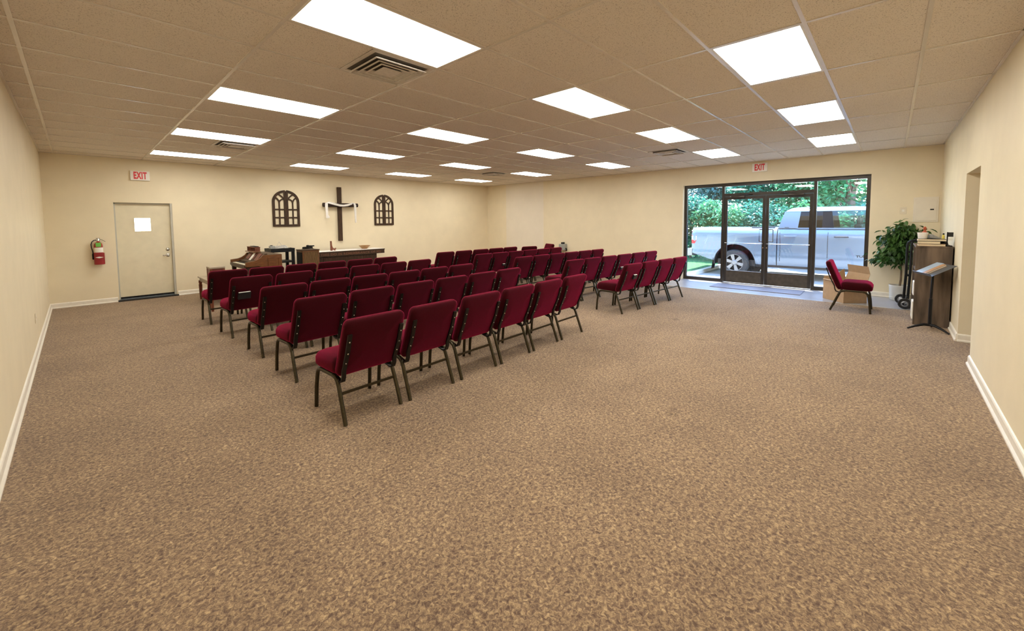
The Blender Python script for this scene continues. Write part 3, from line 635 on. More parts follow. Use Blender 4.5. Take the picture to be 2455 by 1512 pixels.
for a, b in (((-.27, -.24), (.25, -.215)), ((-.27, .215), (.25, .24)), ((-.27, -.215), (-.245, .215)), ((.225, -.215), (.25, .215))): m.box((a[0], a[1], .925), (b[0], b[1], .95))
m.build('top_tray', 'black', cart)
MB().box((-.26, -.23, .61), (.24, .23, .65), .006).build('shelf', 'black', cart); MB().box((-.26, -.23, .15), (.24, .23, .19), .006).build('shelf', 'black', cart)
for x in (-.235, .215):
    for y in (-.205, .205): MB().box((x-.03, y-.03, .045), (x+.03, y+.03, .865), .004).build('leg', 'black', cart); 
for x in (-.235, .215):
    for y in (-.205, .205): MB().lathe([(.022, -.012), (.022, .012)], (x, y, .0225), 12, 'y').build('caster', 'rubber', cart)
wi = MB(); pts = []
for k in range(60):
    a = k*.55; r = 1-.006*k; pts.append((.19*r*math.cos(a)+.02*math.sin(k*1.7), .15*r*math.sin(a), .012+.0011*k+.012*math.sin(k*.9)**2))
pts += [(.05, .0, .05), (-.05, .02, .08), (.0, .03, .175), (.06, .03, .085), (.12, .0, .04), (.2, -.06, .025)]
wi.tube(pts, .006, 6); o = wi.build('wire_coil', 'wire', None, True); o.location = (3.33, 10.68, .927); tag(o, 'tangle of pale wire heaped on the black cart', 'wire')
dv = thing('grey_device', 'small grey boxy device at left end of the black cart', 'device', (3.115, 10.52, .951))
MB().box((-.05, -.06, 0), (.05, .06, .07), .01).build('case', 'greybox', dv); MB().lathe([(.025, 0), (.03, .012), (.02, .016)], (-.01, 0, .07), 14).build('lens', 'black', dv)
spk = thing('speaker_cabinet', 'wooden speaker cabinet with cane front and black side, left of communion table', 'speaker', (3.87, 10.40, 0))
m = MB(); m.box((-.195, -.195, .03), (.195, .195, .885), .004); m.build('cabinet', 'oak', spk)
MB().box((-.205, -.205, .885), (.205, .205, .905), .004).build('cabinet_top', 'walnut', spk)
MB().box((-.165, -.201, .08), (.165, -.195, .855)).build('front_grille', 'grille', spk)
MB().box((-.201, -.175, .06), (-.195, .165, .845)).build('side_panel', 'black', spk)
for x in (-.17, .17):
    for y in (-.17, .17): MB().box((x-.02, y-.02, 0), (x+.02, y+.02, .03)).build('foot', 'walnut', spk)
ct = MB(); pts = []
for k in range(34):
    a = k*.8; pts.append((.14*math.cos(a)*(1-.012*k)+.02*math.sin(2.3*k), .11*math.sin(a), .008+.0016*k+.008*math.sin(1.3*k)**2))
ct.tube(pts, .006, 6); o = ct.build('cable_tangle', 'black', None, True); o.location = (3.86, 10.38, .9065); tag(o, 'tangle of black cables on top of the speaker cabinet', 'cable')
mc = thing('microphone', 'black microphone lying in the cables on the speaker cabinet', 'microphone', (3.86, 10.36, .985))
MB().lathe([(.001, -.04), (.024, -.03), (.03, -.005), (.024, .02), (.016, .03)], (0, 0, 0), 14, 'x').build('head', 'black', mc, True); MB().lathe([(.017, .03), (.013, .15), (.010, .15)], (0, 0, 0), 12, 'x').build('handle', 'black', mc, True)

TX0, TX1, TY0, TY1, TZ = 4.09, 6.01, 10.5, 11.10, .805
tb = thing('communion_table', 'long dark wooden communion table with carved lettering', 'table', ((TX0+TX1)/2, (TY0+TY1)/2, 0)); tc_ = Matrix.Translation((-(TX0+TX1)/2, -(TY0+TY1)/2, 0))
MB().box((TX0, TY0, TZ-.03), (TX1, TY1, TZ), .004).xf(tc_).build('tabletop', 'walnut', tb)
m = MB(); m.box((TX0+.01, TY0+.008, TZ-.125), (TX1-.01, TY0+.035, TZ-.03)); m.box((TX0+.01, TY0+.035, TZ-.125), (TX0+.035, TY1-.02, TZ-.03)); m.box((TX1-.035, TY0+.035, TZ-.125), (TX1-.01, TY1-.02, TZ-.03)); m.xf(tc_).build('apron', 'walnut', tb)
letters('inscription', 'THIS DO IN REMEMBRANCE OF ME', .082, .002, 'inscr', tb, (0, -(TY1-TY0)/2+.006, TZ-.078), (PI/2, 0, 0), 1.18, .0015, 1.12)
m = MB(); m.box((TX0+.16, TY0+.07, 0), (TX1-.22, TY0+.10, TZ-.03)); m.box((TX0+.16, TY1-.10, 0), (TX1-.22, TY1-.07, TZ-.03)); m.box((TX0+.16, TY0+.10, 0), (TX0+.19, TY1-.10, TZ-.03)); m.box((TX1-.25, TY0+.10, 0), (TX1-.22, TY1-.10, TZ-.03)); m.xf(tc_).build('pedestal', 'walnut', tb)
m = MB(); m.box((TX1-.62, TY0+.058, .04), (TX1-.26, TY0+.07, TZ-.16)); m.box((TX0+.22, TY0+.058, .04), (TX1-.68, TY0+.07, TZ-.16)); m.xf(tc_).build('panel_moulding', 'crosswood', tb)
tag(MB().box((TX0+.005, TY0+.01, TZ+.0005), (TX1-.01, TY1-.01, TZ+.004), .001).build('table_runner', 'cloth'), 'white cloth laid along the communion table top', 'tablecloth')
bw = MB(); bw.lathe([(.066, 0), (.07, .004), (.075, .010), (.118, .055), (.158, .092), (.152, .094), (.112, .060), (.07, .018), (.001, .014)], seg=32); o = bw.build('bowl', 'bowlw', None, True); o.location = (5.56, 10.82, TZ+.0045); tag(o, 'wide wooden bowl on the right half of communion table', 'bowl')
es = thing('plate_stand', 'dark wooden plate stand on the left half of communion table', 'plate stand', (4.60, 10.80, TZ+.0045))
for y in (-.022, .022):
    pr_ = [(0, 0), (.0, .255), (.022, .255), (.028, .14), (.045, .085), (.075, .055), (.108, .050), (.125, .068), (.138, .066), (.130, .042), (.114, .030), (.116, .0), (.098, 0), (.092, .024), (.05, .022), (.03, 0)]
    MB().prism([(x, y-.007, z) for x, z in pr_], (0, .014, 0)).build('side_bracket', 'cherry', es)
MB().box((.004, -.015, .10), (.016, .015, .12)).build('cross_rail', 'cherry', es)

# ------------------------------------------------------------------ right corner
BX0, BX1, BY0, BY1, BZ = 8.285, 9.22, -.635, -.272, 1.143
bc = thing('bookcase', 'grey-brown wooden bookcase seen from its side by the right wall', 'bookcase', ((BX0+BX1)/2, (BY0+BY1)/2, 0)); bm_ = Matrix.Translation((-(BX0+BX1)/2, -(BY0+BY1)/2, 0))
MB().box((BX0, BY0, 0), (BX0+.022, BY1, BZ-.022), .002).xf(bm_).build('side_panel', 'shelfwood', bc); MB().box((BX1-.022, BY0, 0), (BX1, BY1, BZ-.022), .002).xf(bm_).build('side_panel', 'shelfwood', bc)
MB().box((BX0-.004, BY0-.004, BZ-.022), (BX1+.004, BY1+.006, BZ), .003).xf(bm_).build('top_board', 'shelfwood', bc)
for z in (.05, .40, .76): B((BX0+.022, BY0+.006, z), (BX1-.022, BY1-.01, z+.02)).xf(bm_).build('shelf', 'shelfwood', bc)
B((BX0+.022, BY0, 0), (BX1-.022, BY0+.006, BZ-.022)).xf(bm_).build('back_panel', 'shelfdark', bc)
def book(name, label, c, d, cover, rz=0., pages='page', spine='+x', group=None):
    """a closed book lying flat: d = (x, y, thickness)"""
    t = thing(name, label, 'book', c, rz, group); a, b, h = d[0]/2, d[1]/2, d[2]; k = .003
    m = MB(); m.box((-a, -b, 0), (a, b, k)); m.box((-a, -b, h-k), (a, b, h))
    if spine == '+x': m.box((a-k, -b, k), (a, b, h-k))
    else: m.box((-a, b-k, k), (a, b, h-k))
    m.build('cover', cover, t); e = .005
    B((-a+e, -b+e, k), (a-k, b-(k if spine == '+y' else e), h-k)).build('pages', pages, t); return t
bk = 'books stacked on the bookcase'
book('book', 'lowest tan book of the stack on the bookcase', (8.41, -.425, BZ+.0005), (.21, .275, .030), 'bookbrown', .03, group=bk)
book('book', 'middle book of the stack on the bookcase', (8.41, -.400, BZ+.031), (.19, .235, .040), 'bookblack', -.03, group=bk)
book('book', 'topmost and widest book of the stack on the bookcase', (8.42, -.425, BZ+.0715), (.21, .285, .030), 'shelfdark', .02, 'page', group=bk)
zt_ = BZ+.102
cu = thing('white_tub', 'white tapered tub standing on the book stack', 'container', (8.385, -.335, zt_))
MB().lathe([(.045, 0), (.047, .004), (.056, .083), (.059, .085), (.059, .090), (.054, .090), (.045, .010), (.001, .008)], seg=28).build('tub_body', 'cloth', cu, True)
fg = MB(); fg.lathe([(.030, 0), (.032, .02), (.020, .09), (.024, .15), (.028, .19), (.012, .215), (.019, .235), (.017, .262), (.001, .275)], seg=16); fg.bm.verts.ensure_lookup_table(); o = fg.build('figurine', 'orange', None, True); o.location = (8.66, -.365, BZ+.0005); tag(o, 'rust-orange figurine standing behind the white tub', 'figurine')
gp = MB().slab(.12, .13, .05, [(.03, .0), (0, .008), (.004, .03), (.02, .045), (.045, .050)], lambda u, v, d: (u, v, d*(1+.5*math.sin(v*30)))); o = gp.build('grey_pouch', 'purse', None, True, 70); o.location = (8.44, -.455, zt_); tag(o, 'soft grey pouch beside the white tub on the books', 'pouch')
yb_ = thing('yellow_bottle', 'small yellow bottle on the books beside the black holder', 'bottle', (8.44, -.545, zt_)); MB().lathe([(.014, 0), (.015, .04), (.009, .052), (.009, .06)], seg=14).build('bottle_body', 'yellow', yb_, True); MB().lathe([(.010, .06), (.009, .078), (.001, .08)], seg=12).build('cap', 'black', yb_, True)
ch_ = thing('card_holder', 'black upright card holder at the wall end of the bookcase top', 'holder', (8.37, -.600, BZ+.0005))
MB().box((-.045, -.028, 0), (.045, .028, .012), .003).build('base', 'black', ch_); MB().box((-.008, .016, .012), (.008, .028, .20)).build('post', 'black', ch_)
MB().box((-.006, -.035, .135), (.004, .016, .198), .002).build('plate', 'bookblack', ch_); MB().box((-.006, -.025, .085), (.0, .014, .115)).build('card', 'paper', ch_)
hat = MB(); hat.lathe([(.075, 0), (.075, .006), (.055, .012), (.05, .045), (.03, .062), (.001, .068)], seg=24); o = hat.build('black_cap', 'black', None, True); o.location = (8.52, -.548, BZ+.0005); tag(o, 'rounded black cap behind the card holder', 'cap')
bn = MB(); bn.box((BX0+.03, BY1-.24, .4205), (BX0+.26, BY1+.012, .62), .01); tag(bn.build('white_bin', 'cloth'), 'white bin poking out of the bookcase', 'bin')
bn = MB(); bn.box((BX0+.03, BY1-.26, .0705), (BX0+.30, BY1+.016, .33), .01); tag(bn.build('white_box', 'paper'), 'white box on the lowest bookcase shelf', 'box')

ms = thing('music_stand', 'grey metal music stand holding books before the bookcase', 'music stand', (7.985, -.43, 0))
yaw_, tilt_ = -2.805, .548
a_ = Vector((math.cos(yaw_), math.sin(yaw_), 0)); hb_ = Vector((-math.sin(yaw_), math.cos(yaw_), 0)); b_ = hb_*math.cos(tilt_) + Vector((0, 0, math.sin(tilt_))); n_ = a_.cross(b_).normalized()
if n_.z < 0: n_ = -n_
lip = Vector((7.948, -.337, .769)) - Vector((7.985, -.43, 0))
TM = Matrix((a_, b_, n_)).transposed().to_4x4(); TM.translation = lip
m = MB(); m.box((-.23, 0, -.003), (.23, .285, 0)); m.box((-.23, -.003, -.003), (.23, 0, .035)); m.xf(TM).build('desk', 'traymetal', ms)
pt = TM @ Vector((0, .16, -.004))
m = MB(); m.tube([(0, 0, .07), (0, 0, .44)], .019); m.tube([(0, 0, .44), (pt.x*.2, pt.y*.2, pt.z-.06), (pt.x, pt.y, pt.z-.004)], .014); m.build('pole', 'blackmetal', ms, True)
for ang in (math.radians(112), math.radians(228), math.radians(-8)):
    d = Vector((math.cos(ang), math.sin(ang), 0)); ln = .235 if ang < 4 and ang > 0 else .22
    MB().tube([d*0 + Vector((0, 0, .075)), d*.06 + Vector((0, 0, .078)), d*(ln*.65) + Vector((0, 0, .050)), d*ln + Vector((0, 0, .013))], [.018, .018, .016, .011], 8).build('leg', 'blackmetal', ms, True)
def stand_book(label, u0, u1, v0, v1, h, cover, z0=0.0005):
    t = thing('songbook', label, 'book'); t.matrix_world = Matrix.Translation((7.985, -.43, 0)) @ TM @ Matrix.Translation(((u0+u1)/2, (v0+v1)/2, z0))
    a, b = (u1-u0)/2, (v1-v0)/2
    m = MB(); m.box((-a, -b, h-.003), (a, b, h)); m.box((-a, -b, 0), (a, b, .003)); m.box((-a, -b, .003), (-a+.003, b, h-.003)); m.build('cover', cover, t); B((-a+.003, -b+.004, .003), (a-.004, b-.004, h-.003)).build('pages', 'paper', t)
stand_book('large blue-grey book lying on the music stand', -.205, -.03, .005, .275, .016, 'bookblue')
stand_book('tan book lying beside the blue-grey one on the music stand', -.015, .075, .005, .25, .022, 'bookbrown')

dl = thing('hand_truck', 'black upright hand truck with two wheels between plant and bookcase', 'hand truck', (9.87, -.285, 0), .07)
for x, yb2, hgt in ((-.20, .108, 1.08), (.20, .018, 1.08)):
    MB().tube([(x, yb2, .05), (x, yb2-.02, .6), (x, yb2-.02, hgt), (x, yb2-.03, hgt+.05), (x, yb2-.07, hgt+.085), (x, yb2-.13, hgt+.08)], .019, 10).build('rail', 'blackmetal', dl, True)
for z in (.16, .55, .95): MB().box((-.19, .05, z), (.19, .07, z+.035), .004).build('cross_bar', 'blackmetal', dl)
MB().tube([(-.20, -.022, 1.16), (.20, -.112, 1.16)], .016).build('handle_bar', 'blackmetal', dl, True)
MB().box((-.20, -.20, .012), (.20, .06, .02)).build('toe_plate', 'blackmetal', dl)
MB().tube([(-.25, .095, .086), (.25, .095, .086)], .010).build('axle', 'chrome', dl, True)
for x in (-.26, .26):
    MB().lathe([(.048, -.018), (.03, -.026), (.03, .026), (.048, .018)], (x, .095, .086), 20, 'x', 'ring').build('wheel_hub', 'alloy', dl, True)
    MB().lathe([(.05, -.022), (.078, -.022), (.085, -.012), (.085, .012), (.078, .022), (.05, .022)], (x, .095, .086), 28, 'x', 'ring').build('wheel', 'rubber', dl, True)
for x in (-.26, .26):
    m = MB(); m.bar([(x, .095+.094*math.cos(q), .086+.094*math.sin(q)) for q in [PI*.25+PI*.55*k/8 for k in range(9)]], .05, .004); m.bar([(x-.03*(1 if x > 0 else -1)*-1*0, .085, .10), (x, .03, .17)], .02, .004); m.build('fender', 'chrome', dl)

pl = thing('potted_tree', 'leafy green ficus in a white pot in the right corner', 'plant', (10.585, -.15, 0))
MB().lathe([(.10, .0), (.132, .004), (.138, .05), (.139, .058), (.134, .062), (.136, .07), (.146, .26), (.152, .275), (.150, .285), (.138, .285), (.132, .24), (.001, .235)], seg=36).build('pot', 'pot', pl, True)
MB().lathe([(.131, .238), (.10, .247), (.001, .25)], seg=24).build('soil', 'soil', pl)
rnd = random.Random(11)
tk = MB(); tp_ = [(0, 0, .23), (-.005, -.015, .38), (.0, -.015, .55), (-.01, .0, .70), (-.03, .015, .82), (-.05, .02, 1.0), (-.05, .0, 1.2), (-.06, .02, 1.32)]
tk.tube(tp_, [.017, .016, .015, .014, .012, .011, .009, .006]); cen = []
for k in range(26):
    b0 = Vector(tp_[3]).lerp(Vector(tp_[6]), rnd.random()); a = rnd.uniform(0, 2*PI); el = rnd.uniform(.1, .9); L = rnd.uniform(.18, .34)
    d = Vector((math.cos(a)*math.cos(el)*.72, math.sin(a)*math.cos(el), math.sin(el)))
    e = b0 + d*L; e.x = min(e.x, .15); mid = b0.lerp(e, .5) + Vector((0, 0, .03)); e2 = e + Vector((d.x*.05, d.y*.07, -.06)); e2.x = min(e2.x, .16)
    tk.tube([b0, mid, e, e2], [.006, .005, .003, .002], 5); cen.append((mid, e, e2, d))
tk.build('trunk', 'bark', pl, True)
def leaf(m, p, d, L, Wd, nup):
    d = d.normalized(); s = d.cross(nup)
    if s.length < 1e-3: s = Vector((1, 0, 0))
    s.normalize(); n = s.cross(d).normalized(); q = lambda t, w, h: p + d*L*t + s*Wd*w + n*L*h
    for sg in (-1, 1):
        m.face([q(0, 0, 0), q(.28, sg*.42, .05), q(.62, sg*.42, .02), q(1, 0, -.16), q(.5, 0, 0)][::sg])
lf = MB()
for k in range(1500):
    mid, e, e2, d = rnd.choice(cen); f_ = rnd.random(); p = mid.lerp(e, f_*1.6) if f_ < .62 else e.lerp(e2, rnd.random())
    p = p + Vector((rnd.gauss(0, .05), rnd.gauss(0, .065), rnd.gauss(0, .06)))
    if p.z < .62: continue
    p.x = min(p.x, .135); p.y = max(p.y, -.36)
    dd = Vector((d.x*.5+rnd.gauss(0, .45), d.y*.6+rnd.gauss(0, .5), -.55+rnd.gauss(0, .35)))
    if p.x > .08: dd.x = -abs(dd.x)
    leaf(lf, p, dd, rnd.uniform(.085, .13), rnd.uniform(.046, .068), Vector((rnd.gauss(0, .4), rnd.gauss(0, .4), 1)))
lfo = lf.build('foliage', 'ficus', pl, True, 60); lfo['kind'] = 'stuff'

bx = thing('cardboard_box', 'open brown cardboard box behind the lone chair', 'box', (9.535, .545, 0))
ub = Vector((.76, .65, 0)); vb = Vector((.65, -.76, 0)); L1, L2, HB = .52, .41, .385
bx.matrix_world = Matrix((ub, vb, Vector((0, 0, 1)))).transposed().to_4x4(); bx.location = (9.535, .590, .001)
w = .006
MB().box((0, 0, 0), (L1, L2, w)).build('box_bottom', 'cardboard', bx)
m = MB(); m.box((0, 0, w), (L1, w, HB)); m.box((0, L2-w, w), (L1, L2, HB)); m.box((0, w, w), (w, L2-w, HB)); m.box((L1-w, w, w), (L1, L2-w, HB)); m.build('box_walls', 'cardboard', bx)
def flap(pts, n): MB().prism([Vector(p) for p in pts], n).build('flap', 'cardin', bx)
flap([(0, L2, HB), (L1, L2, HB), (L1-.01, L2+.05, HB+.14), (.01, L2+.05, HB+.14)], (0, -.005, 0))
flap([(.01, L2+.05, HB+.14), (L1-.01, L2+.05, HB+.14), (L1-.02, L2+.02, HB+.28), (.02, L2+.02, HB+.28)], (0, -.005, 0))
flap([(L1, 0, HB), (L1, L2, HB), (L1+.01, L2-.02, HB+.19), (L1+.02, .22, HB+.06), (L1+.015, .02, HB+.05)], (-.005, 0, 0))
flap([(0, 0, HB), (0, L2, HB), (-.03, L2-.02, HB-.13), (-.03, .02, HB-.13)], (-.005, 0, 0))
flap([(0, 0, HB), (L1, 0, HB), (L1-.02, -.03, HB-.012), (.02, -.03, HB-.012)], (0, -.001, .004))

# ------------------------------------------------------------------ outside
GZ = -.15
struct('ground', B((-30, -30, GZ-.3), (60, 60, GZ)), 'concrete', 'sunlit concrete parking ground outside', 'ground')
struct('trim_5', B((12.2, 4.33, GZ), (40, 4.47, GZ+.10)), 'kerb', 'pale concrete kerb along the grass outside', 'kerb')
tag(B((12.3, 4.47, GZ), (45, 40, GZ+.08)).build('lawn', 'grass'), 'bright green lawn outside left of the truck', 'grass', kind='stuff')
struct('trim_6', B((X1+WT, -6, 2.78), (11.72, Y1+4, 2.95)), 'brick', 'unseen eave added to keep sun off the entrance', 'eave')  # out of view, added and sized to limit sun on the entry floor

TKX = 13.5; XW = 2.03
tk_ = thing('pickup_truck', 'silver crew cab pickup parked outside the glass doors', 'truck', (TKX+XW/2, 1.75, GZ))
def K(x, y, z): return (x-TKX-XW/2, y-1.75, z-GZ)
YR, YF, AR, ZC = 3.42, -.28, .56, .245
def zbot(y):
    z = .235 if y < 2.9 else .27
    if y > 3.95: z = .27 + (y-3.95)*.33
    for yc in (YR, YF):
        dd = AR**2-(y-yc)**2
        if dd > 0: z = max(z, ZC+math.sqrt(dd))
    return z
def ztop(y): return 1.295 if y > .45 else (1.27-.02*(.45-y) if y > -.2 else 1.255-.12*(-.2-y))
INS = [(0, .06), (.12, .02), (.27, .0), (.36, .026), (.55, .022), (.70, .012), (.79, .014), (.85, .030), (.93, .080), (1, .17)]
def ins(z): 
    q = (z-.22)/(1.29-.22); q = min(max(q, 0), 1)
    for (a, b), (c, d) in zip(INS, INS[1:]):
        if q <= c: return b+(d-b)*(q-a)/(c-a)
    return INS[-1][1]
def body(ys):
    m = MB(); rings = []
    for y in ys:
        zb_, zt_2 = zbot(y), ztop(y); zs_ = [zb_+(zt_2-zb_)*k/17 for k in range(18)]
        nose = max(0, (-.75-y))*.45 + max(0, (y-4.55))*.35
        L_ = [K(TKX+ins(z)+nose, y, z) for z in zs_]; R_ = [K(TKX+XW-ins(z)-nose, y, z) for z in zs_[::-1]]
        rings.append(L_+R_)
    return m.loft(rings)
def fr_(a, b, n): return [a+(b-a)*k/n for k in range(n+1)]
ysb = sorted(set([round(v, 4) for v in fr_(2.345, 4.66, 60)] + [YR-AR+.0005, YR+AR-.0005]))
body(ysb).build('cargo_bed', 'silver', tk_, True, 30)
ysc = sorted(set([round(v, 4) for v in fr_(-1.15, 2.325, 80)] + [YF-AR+.0005, YF+AR-.0005]))
body(ysc).build('cab_body', 'silver', tk_, True, 30)
B(K(TKX+.15, -1.1, .16), K(TKX+XW-.15, 3.9, .34)).build('chassis', 'darkplastic', tk_)
# greenhouse shell
def gin(z): return .115 + (z-1.29)*.30
def gp_(y, z): return (TKX+gin(z), y, z)
rf = MB(); rr_ = []
for z, ya, yb, e in ((1.745, .10, 2.19, .0), (1.80, .25, 2.12, .02), (1.845, .45, 2.02, .06), (1.868, .75, 1.85, .22)):
    x0_, x1_ = TKX+gin(z)+e-.01, TKX+XW-gin(z)-e+.01; rr_.append([K(x0_, ya, z), K(x1_, ya, z), K(x1_, yb, z), K(x0_, yb, z)])
rf.loft(rr_).build('cab_roof', 'silver', tk_, True, 50)
for s in (0, 1):
    mir = lambda p: p if not s else (2*TKX+XW-p[0], p[1], p[2])
    def side(poly, nm, mt, off=0., th=.05):
        pts = [K(*mir((gp_(y, z)[0]-off, y, z))) for y, z in poly]
        MB().prism(pts, ((th if not s else -th), 0, 0)).build(nm, mt, tk_)
    side([(2.325, 1.285), (2.20, 1.75), (1.83, 1.75), (1.875, 1.285)], 'cab_pillar', 'silver')
    side([(1.345, 1.285), (1.345, 1.75), (1.155, 1.75), (1.09, 1.285)], 'centre_pillar', 'pillar', .004)
    side([(-.24, 1.27), (-.20, 1.27), (.16, 1.75), (.08, 1.75)], 'windshield_pillar', 'silver')
    side([(1.875, 1.285), (1.83, 1.75), (1.345, 1.75), (1.345, 1.285)], 'rear_window', 'tint', .001, .012)
    side([(1.09, 1.285), (1.155, 1.75), (.10, 1.75), (-.22, 1.285)], 'front_window', 'cabglass', .001, .012)
    side([(1.90, 1.27), (1.90, 1.30), (-.22, 1.30), (-.22, 1.27)], 'window_sill', 'silver', .006, .06)
    for yl_ in (1.205, 2.26):
        m = MB(); m.bar([K(*mir((TKX+ins(z)-.001, yl_ + (.05*max(0, z-.9) if yl_ > 2 else 0)-(.0), z))) for z in fr_(.36, 1.25, 10)], .012, .004, (0, 1, 0)); m.build('door_seam', 'darkplastic', tk_)
    for yh in (.93, 2.03):
        m = MB(); xx = TKX+ins(1.06)-.035; m.tube([K(*mir((xx+.03, yh+.135, 1.065))), K(*mir((xx, yh+.115, 1.068))), K(*mir((xx, yh-.115, 1.068))), K(*mir((xx+.03, yh-.135, 1.065)))], .016); m.build('door_handle', 'darkplastic' if yh < 1.5 else 'silver', tk_, True)
    for yc, nm in ((YR, 0), (YF, 1)):
        cx_ = TKX+.17 if not s else TKX+XW-.17; sg = -1 if not s else 1
        cc = K(cx_, yc, ZC)
        MB().lathe([(.25, -.135), (.36, -.135), (.388, -.10), (.395, -.05), (.395, .05), (.388, .10), (.36, .135), (.25, .135)], cc, 48, 'x', 'ring').build('tyre', 'tire', tk_, True)
        rm = MB(); rm.lathe([(.255, -.11), (.255, .11), (.235, .11), (.235, -.11), (.255, -.11)], cc, 40, 'x', False)
        hx_ = cc[0]+sg*.085
        rm.lathe([(.075, -.03), (.075, .03), (.06, .045), (.001, .045)] if sg > 0 else [(.075, .03), (.075, -.03), (.06, -.045), (.001, -.045)], (hx_, cc[1], cc[2]), 20, 'x')
        for k in range(6):
            a = k*PI/3+.26; ra, rb = .055, .245
            for o_ in (0,):
                p1 = [(ra, -.032), (ra, .032), (rb, .052), (rb, -.052)]
                rm.prism([(hx_-sg*.02, cc[1]+u*math.cos(a)-v*math.sin(a), cc[2]+u*math.sin(a)+v*math.cos(a)) for u, v in p1], (sg*.035, 0, 0))
        rm.build('wheel_rim', 'alloy', tk_)
        br = MB(); br.lathe([(.19, -.02), (.19, .02)], (cc[0]-sg*.02, cc[1], cc[2]), 24, 'x'); br.build('brake_disc', 'darkplastic', tk_)
        li = MB(); 
        li.bar([(cc[0]-sg*.25, cc[1]+(AR-.004)*math.cos(q), cc[2]+(AR-.004)*math.sin(q)) for q in fr_(-.12, PI+.12, 28)], .80, .012); li.build('wheel_arch', 'darkplastic', tk_)
        il = MB(); il.lathe([(AR-.01, -.01), (AR-.01, .01)], (cc[0]-sg*.62, cc[1], cc[2]), 32, 'x'); il.build('wheel_well', 'darkplastic', tk_)
    tl = MB(); xo = TKX+ins(1.05)-.004
    for za, zb_2, mt in ((1.03, 1.165, 'tailred'), (.905, 1.03, 'tailclear'), (.79, .905, 'tailred')):
        pts = [K(*mir((TKX+ins(z)-.006+max(0, (y-4.55))*.35, y, z))) for y, z in ((4.665, za), (4.665, zb_2), (4.50, zb_2), (4.505 if za > .8 else 4.56, za))]
        MB().prism(pts, ((.06 if not s else -.06), 0, 0)).build('tail_lamp', mt, tk_)
    m = MB(); m.tube([K(*mir((TKX+.14, .30, 1.33))), K(*mir((TKX-.06, .30, 1.36)))], .02); m.cbox(K(*mir((TKX-.14, .30, 1.42))), (.2, .10, .27), .03); m.build('wing_mirror', 'silver', tk_, True)
tl.bm.free()
MB().prism([K(TKX+.03, 4.64, .40), K(TKX+.03, 4.64, .62), K(TKX+.03, 4.80, .62), K(TKX+.03, 4.86, .58), K(TKX+.03, 4.86, .45), K(TKX+.03, 4.78, .40)], (XW-.06, 0, 0)).build('rear_bumper', 'alloy', tk_)
MB().prism([K(TKX+.05, -1.10, .25), K(TKX+.05, -1.10, .66), K(TKX+.05, -1.27, .62), K(TKX+.05, -1.30, .35), K(TKX+.05, -1.2, .25)], (XW-.10, 0, 0)).build('front_bumper', 'alloy', tk_)
MB().box(K(TKX+.16, 2.42, 1.296), K(TKX+.24, 3.0, 1.315)).build('bed_rail_cap', 'darkplastic', tk_); MB().box(K(TKX+XW-.24, 2.42, 1.296), K(TKX+XW-.16, 3.0, 1.315)).build('bed_rail_cap', 'darkplastic', tk_)
MB().prism([K(TKX+.22, 2.31, 1.285), K(TKX+.30, 2.19, 1.75), K(TKX+XW-.30, 2.19, 1.75), K(TKX+XW-.22, 2.31, 1.285)], (0, -.012, 0)).build('rear_glass', 'tint', tk_)
MB().prism([K(TKX+.15, -.25, 1.275), K(TKX+.28, .10, 1.75), K(TKX+XW-.28, .10, 1.75), K(TKX+XW-.15, -.25, 1.275)], (0, .012, 0)).build('windshield', 'cabglass', tk_)
for x in (TKX+.55, TKX+XW-.55):
    m = MB(); m.cbox(K(x, .62, 1.10), (.48, .16, .60), .05); m.cbox(K(x, .62, 1.48), (.24, .09, .18), .03); m.build('front_seat', 'darkplastic', tk_)
m = MB(); st_c = Vector(K(TKX+XW-.55, .10, 1.22)); m.tube([st_c + Vector((.19*math.cos(q), .07*math.sin(q), .17*math.sin(q))) for q in fr_(0, 2*PI, 20)], .016); m.build('steering_wheel', 'black', tk_, True)
letters('model_lettering', 'TUNDRA', .075, .003, 'darkplastic', tk_, K(TKX+ins(.575)-.004, .42, .575), (PI/2, 0, -PI/2), 1.25, .003, 1.1)
m = MB(); m.cbox(K(TKX+ins(1.19)+.0, 2.12, 1.305), (.01, .10, .018)); m.build('side_emblem', 'darkplastic', tk_)
mf = MB(); mf.prism([K(TKX+.02, YR+AR+.0, .42), K(TKX+.30, YR+AR+.0, .42), K(TKX+.30, YR+AR+.06, .02), K(TKX+.02, YR+AR+.06, .02)], (0, .012, 0)); mf.build('mud_flap', 'black', tk_)

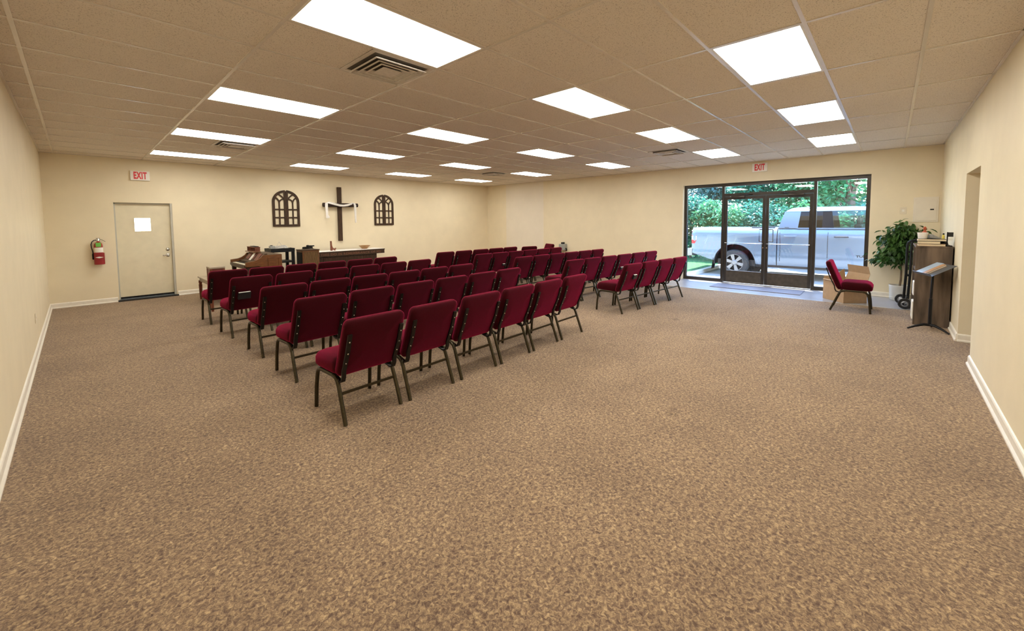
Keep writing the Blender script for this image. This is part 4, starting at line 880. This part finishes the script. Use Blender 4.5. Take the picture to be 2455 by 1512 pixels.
def shrub(name, label, cat, x, y, rx, ry, z0, z1, n, m, seed, lsz=(.09, .16), trunk=.05, group='shrubs and trees beyond the parking lot', clumps=14, lean=0.):
    R_ = random.Random(seed); t = thing(name, label, cat, (x, y, GZ+(.08 if y > 4.47 else 0)), 0, group)
    tm = MB(); zc = (z0+z1)/2; cl_ = []
    tm.tube([(0, 0, 0), (lean*.3, .02, zc*.5), (lean*.8, -.03, zc), (lean, 0, zc+(z1-zc)*.6)], [trunk*1.3, trunk, trunk*.8, trunk*.4], 8)
    for k in range(clumps):
        a = R_.uniform(0, 2*PI); r = math.sqrt(R_.random())*.72; zz = R_.uniform(z0+.12*(z1-z0), z1-.12*(z1-z0)); s_ = math.sqrt(max(.1, 1-((zz-zc)/((z1-z0)/2))**2))
        c = Vector((lean+rx*r*s_*math.cos(a), ry*r*s_*math.sin(a), zz)); cl_.append(c)
        b0 = Vector((lean*.5, 0, max(.1, min(zz*.7, zc)))); tm.tube([b0, b0.lerp(c, .6)+Vector((0, 0, .05)), c], [trunk*.4, trunk*.25, trunk*.1], 5)
    tm.build('trunk', 'trunk', t, True)
    lm = MB(); cr = .42*max(rx, ry)
    for k in range(n):
        c = R_.choice(cl_); d = Vector((R_.gauss(0, 1), R_.gauss(0, 1), R_.gauss(0, 1))); d.normalize()
        p = c + d*cr*(R_.random()**.4)*Vector((1, 1, .8)).length/1.62
        if p.z < .03: continue
        dd = Vector((d.x+R_.gauss(0, .6), d.y+R_.gauss(0, .6), R_.gauss(-.3, .5)))
        leaf(lm, p, dd, R_.uniform(*lsz), R_.uniform(*lsz)*.6, Vector((R_.gauss(0, .5), R_.gauss(0, .5), 1)))
    f_ = lm.build('foliage', m, t); f_['kind'] = 'stuff'; return t
hedge = [(17.2, -1.4, 1.0, 1.1, 0, 2.3, 'leafA'), (17.6, .3, 1.0, 1.1, 0, 2.2, 'leafB'), (17.3, 1.9, 1.1, 1.1, 0, 2.35, 'leafA'), (17.8, 3.4, 1.0, 1.1, 0, 2.25, 'leafB'), (17.4, 4.8, 1.1, 1.1, 0, 2.2, 'leafA'), (17.9, 6.2, 1.1, 1.2, 0, 2.3, 'leafB'), (18.4, 7.7, 1.1, 1.2, 0, 2.5, 'leafC'), (18.2, 9.3, 1.1, 1.2, 0, 2.6, 'leafA')]
where = ['hidden far right', 'behind the truck hood', 'behind the truck cab', 'behind the truck bed', 'behind the tailgate', 'left of the tailgate', 'at the left pane', 'far left of the left pane']
for k, (x, y, rx, ry, z0, z1, m_) in enumerate(hedge):
    shrub('bush', 'dense bright green bush outside, ' + where[k], 'bush', x, y, rx, ry, z0+.05, z1+.25, 5200, m_, 100+k, (.10, .19), .035, clumps=22)
trees = [(20.5, -.6, 1.5, 1.5, 1.4, 4.6, 'leafB', 2200, .10), (18.9, 1.08, 1.3, 1.3, 2.0, 5.0, 'leafA', 1500, .15), (20.8, 2.6, 1.5, 1.5, 1.6, 4.6, 'leafA', 2600, .08), (21.2, 4.4, 1.5, 1.6, 1.4, 4.4, 'leafB', 2600, .08), (21.8, 6.4, 1.5, 1.5, 1.9, 4.6, 'leafC', 2000, .08), (22, 8.6, 1.6, 1.6, 1.5, 4.8, 'leafC', 2600, .09), (22.5, 11, 1.7, 1.7, 1.2, 4.8, 'leafA', 2600, .09)]
tw = ['rightmost beyond the hedge', 'with thick trunk above the truck cab', 'above the truck rear window', 'above the truck bed', 'above the truck tailgate', 'seen through the left pane', 'farthest left']
for k, (x, y, rx, ry, z0, z1, m_, n, tr_) in enumerate(trees):
    shrub('tree', 'green leafy tree outside, ' + tw[k], 'tree', x, y, rx, ry, z0-.1, z1, int(n*1.7), m_, 200+k, (.14, .24), tr_, clumps=20)
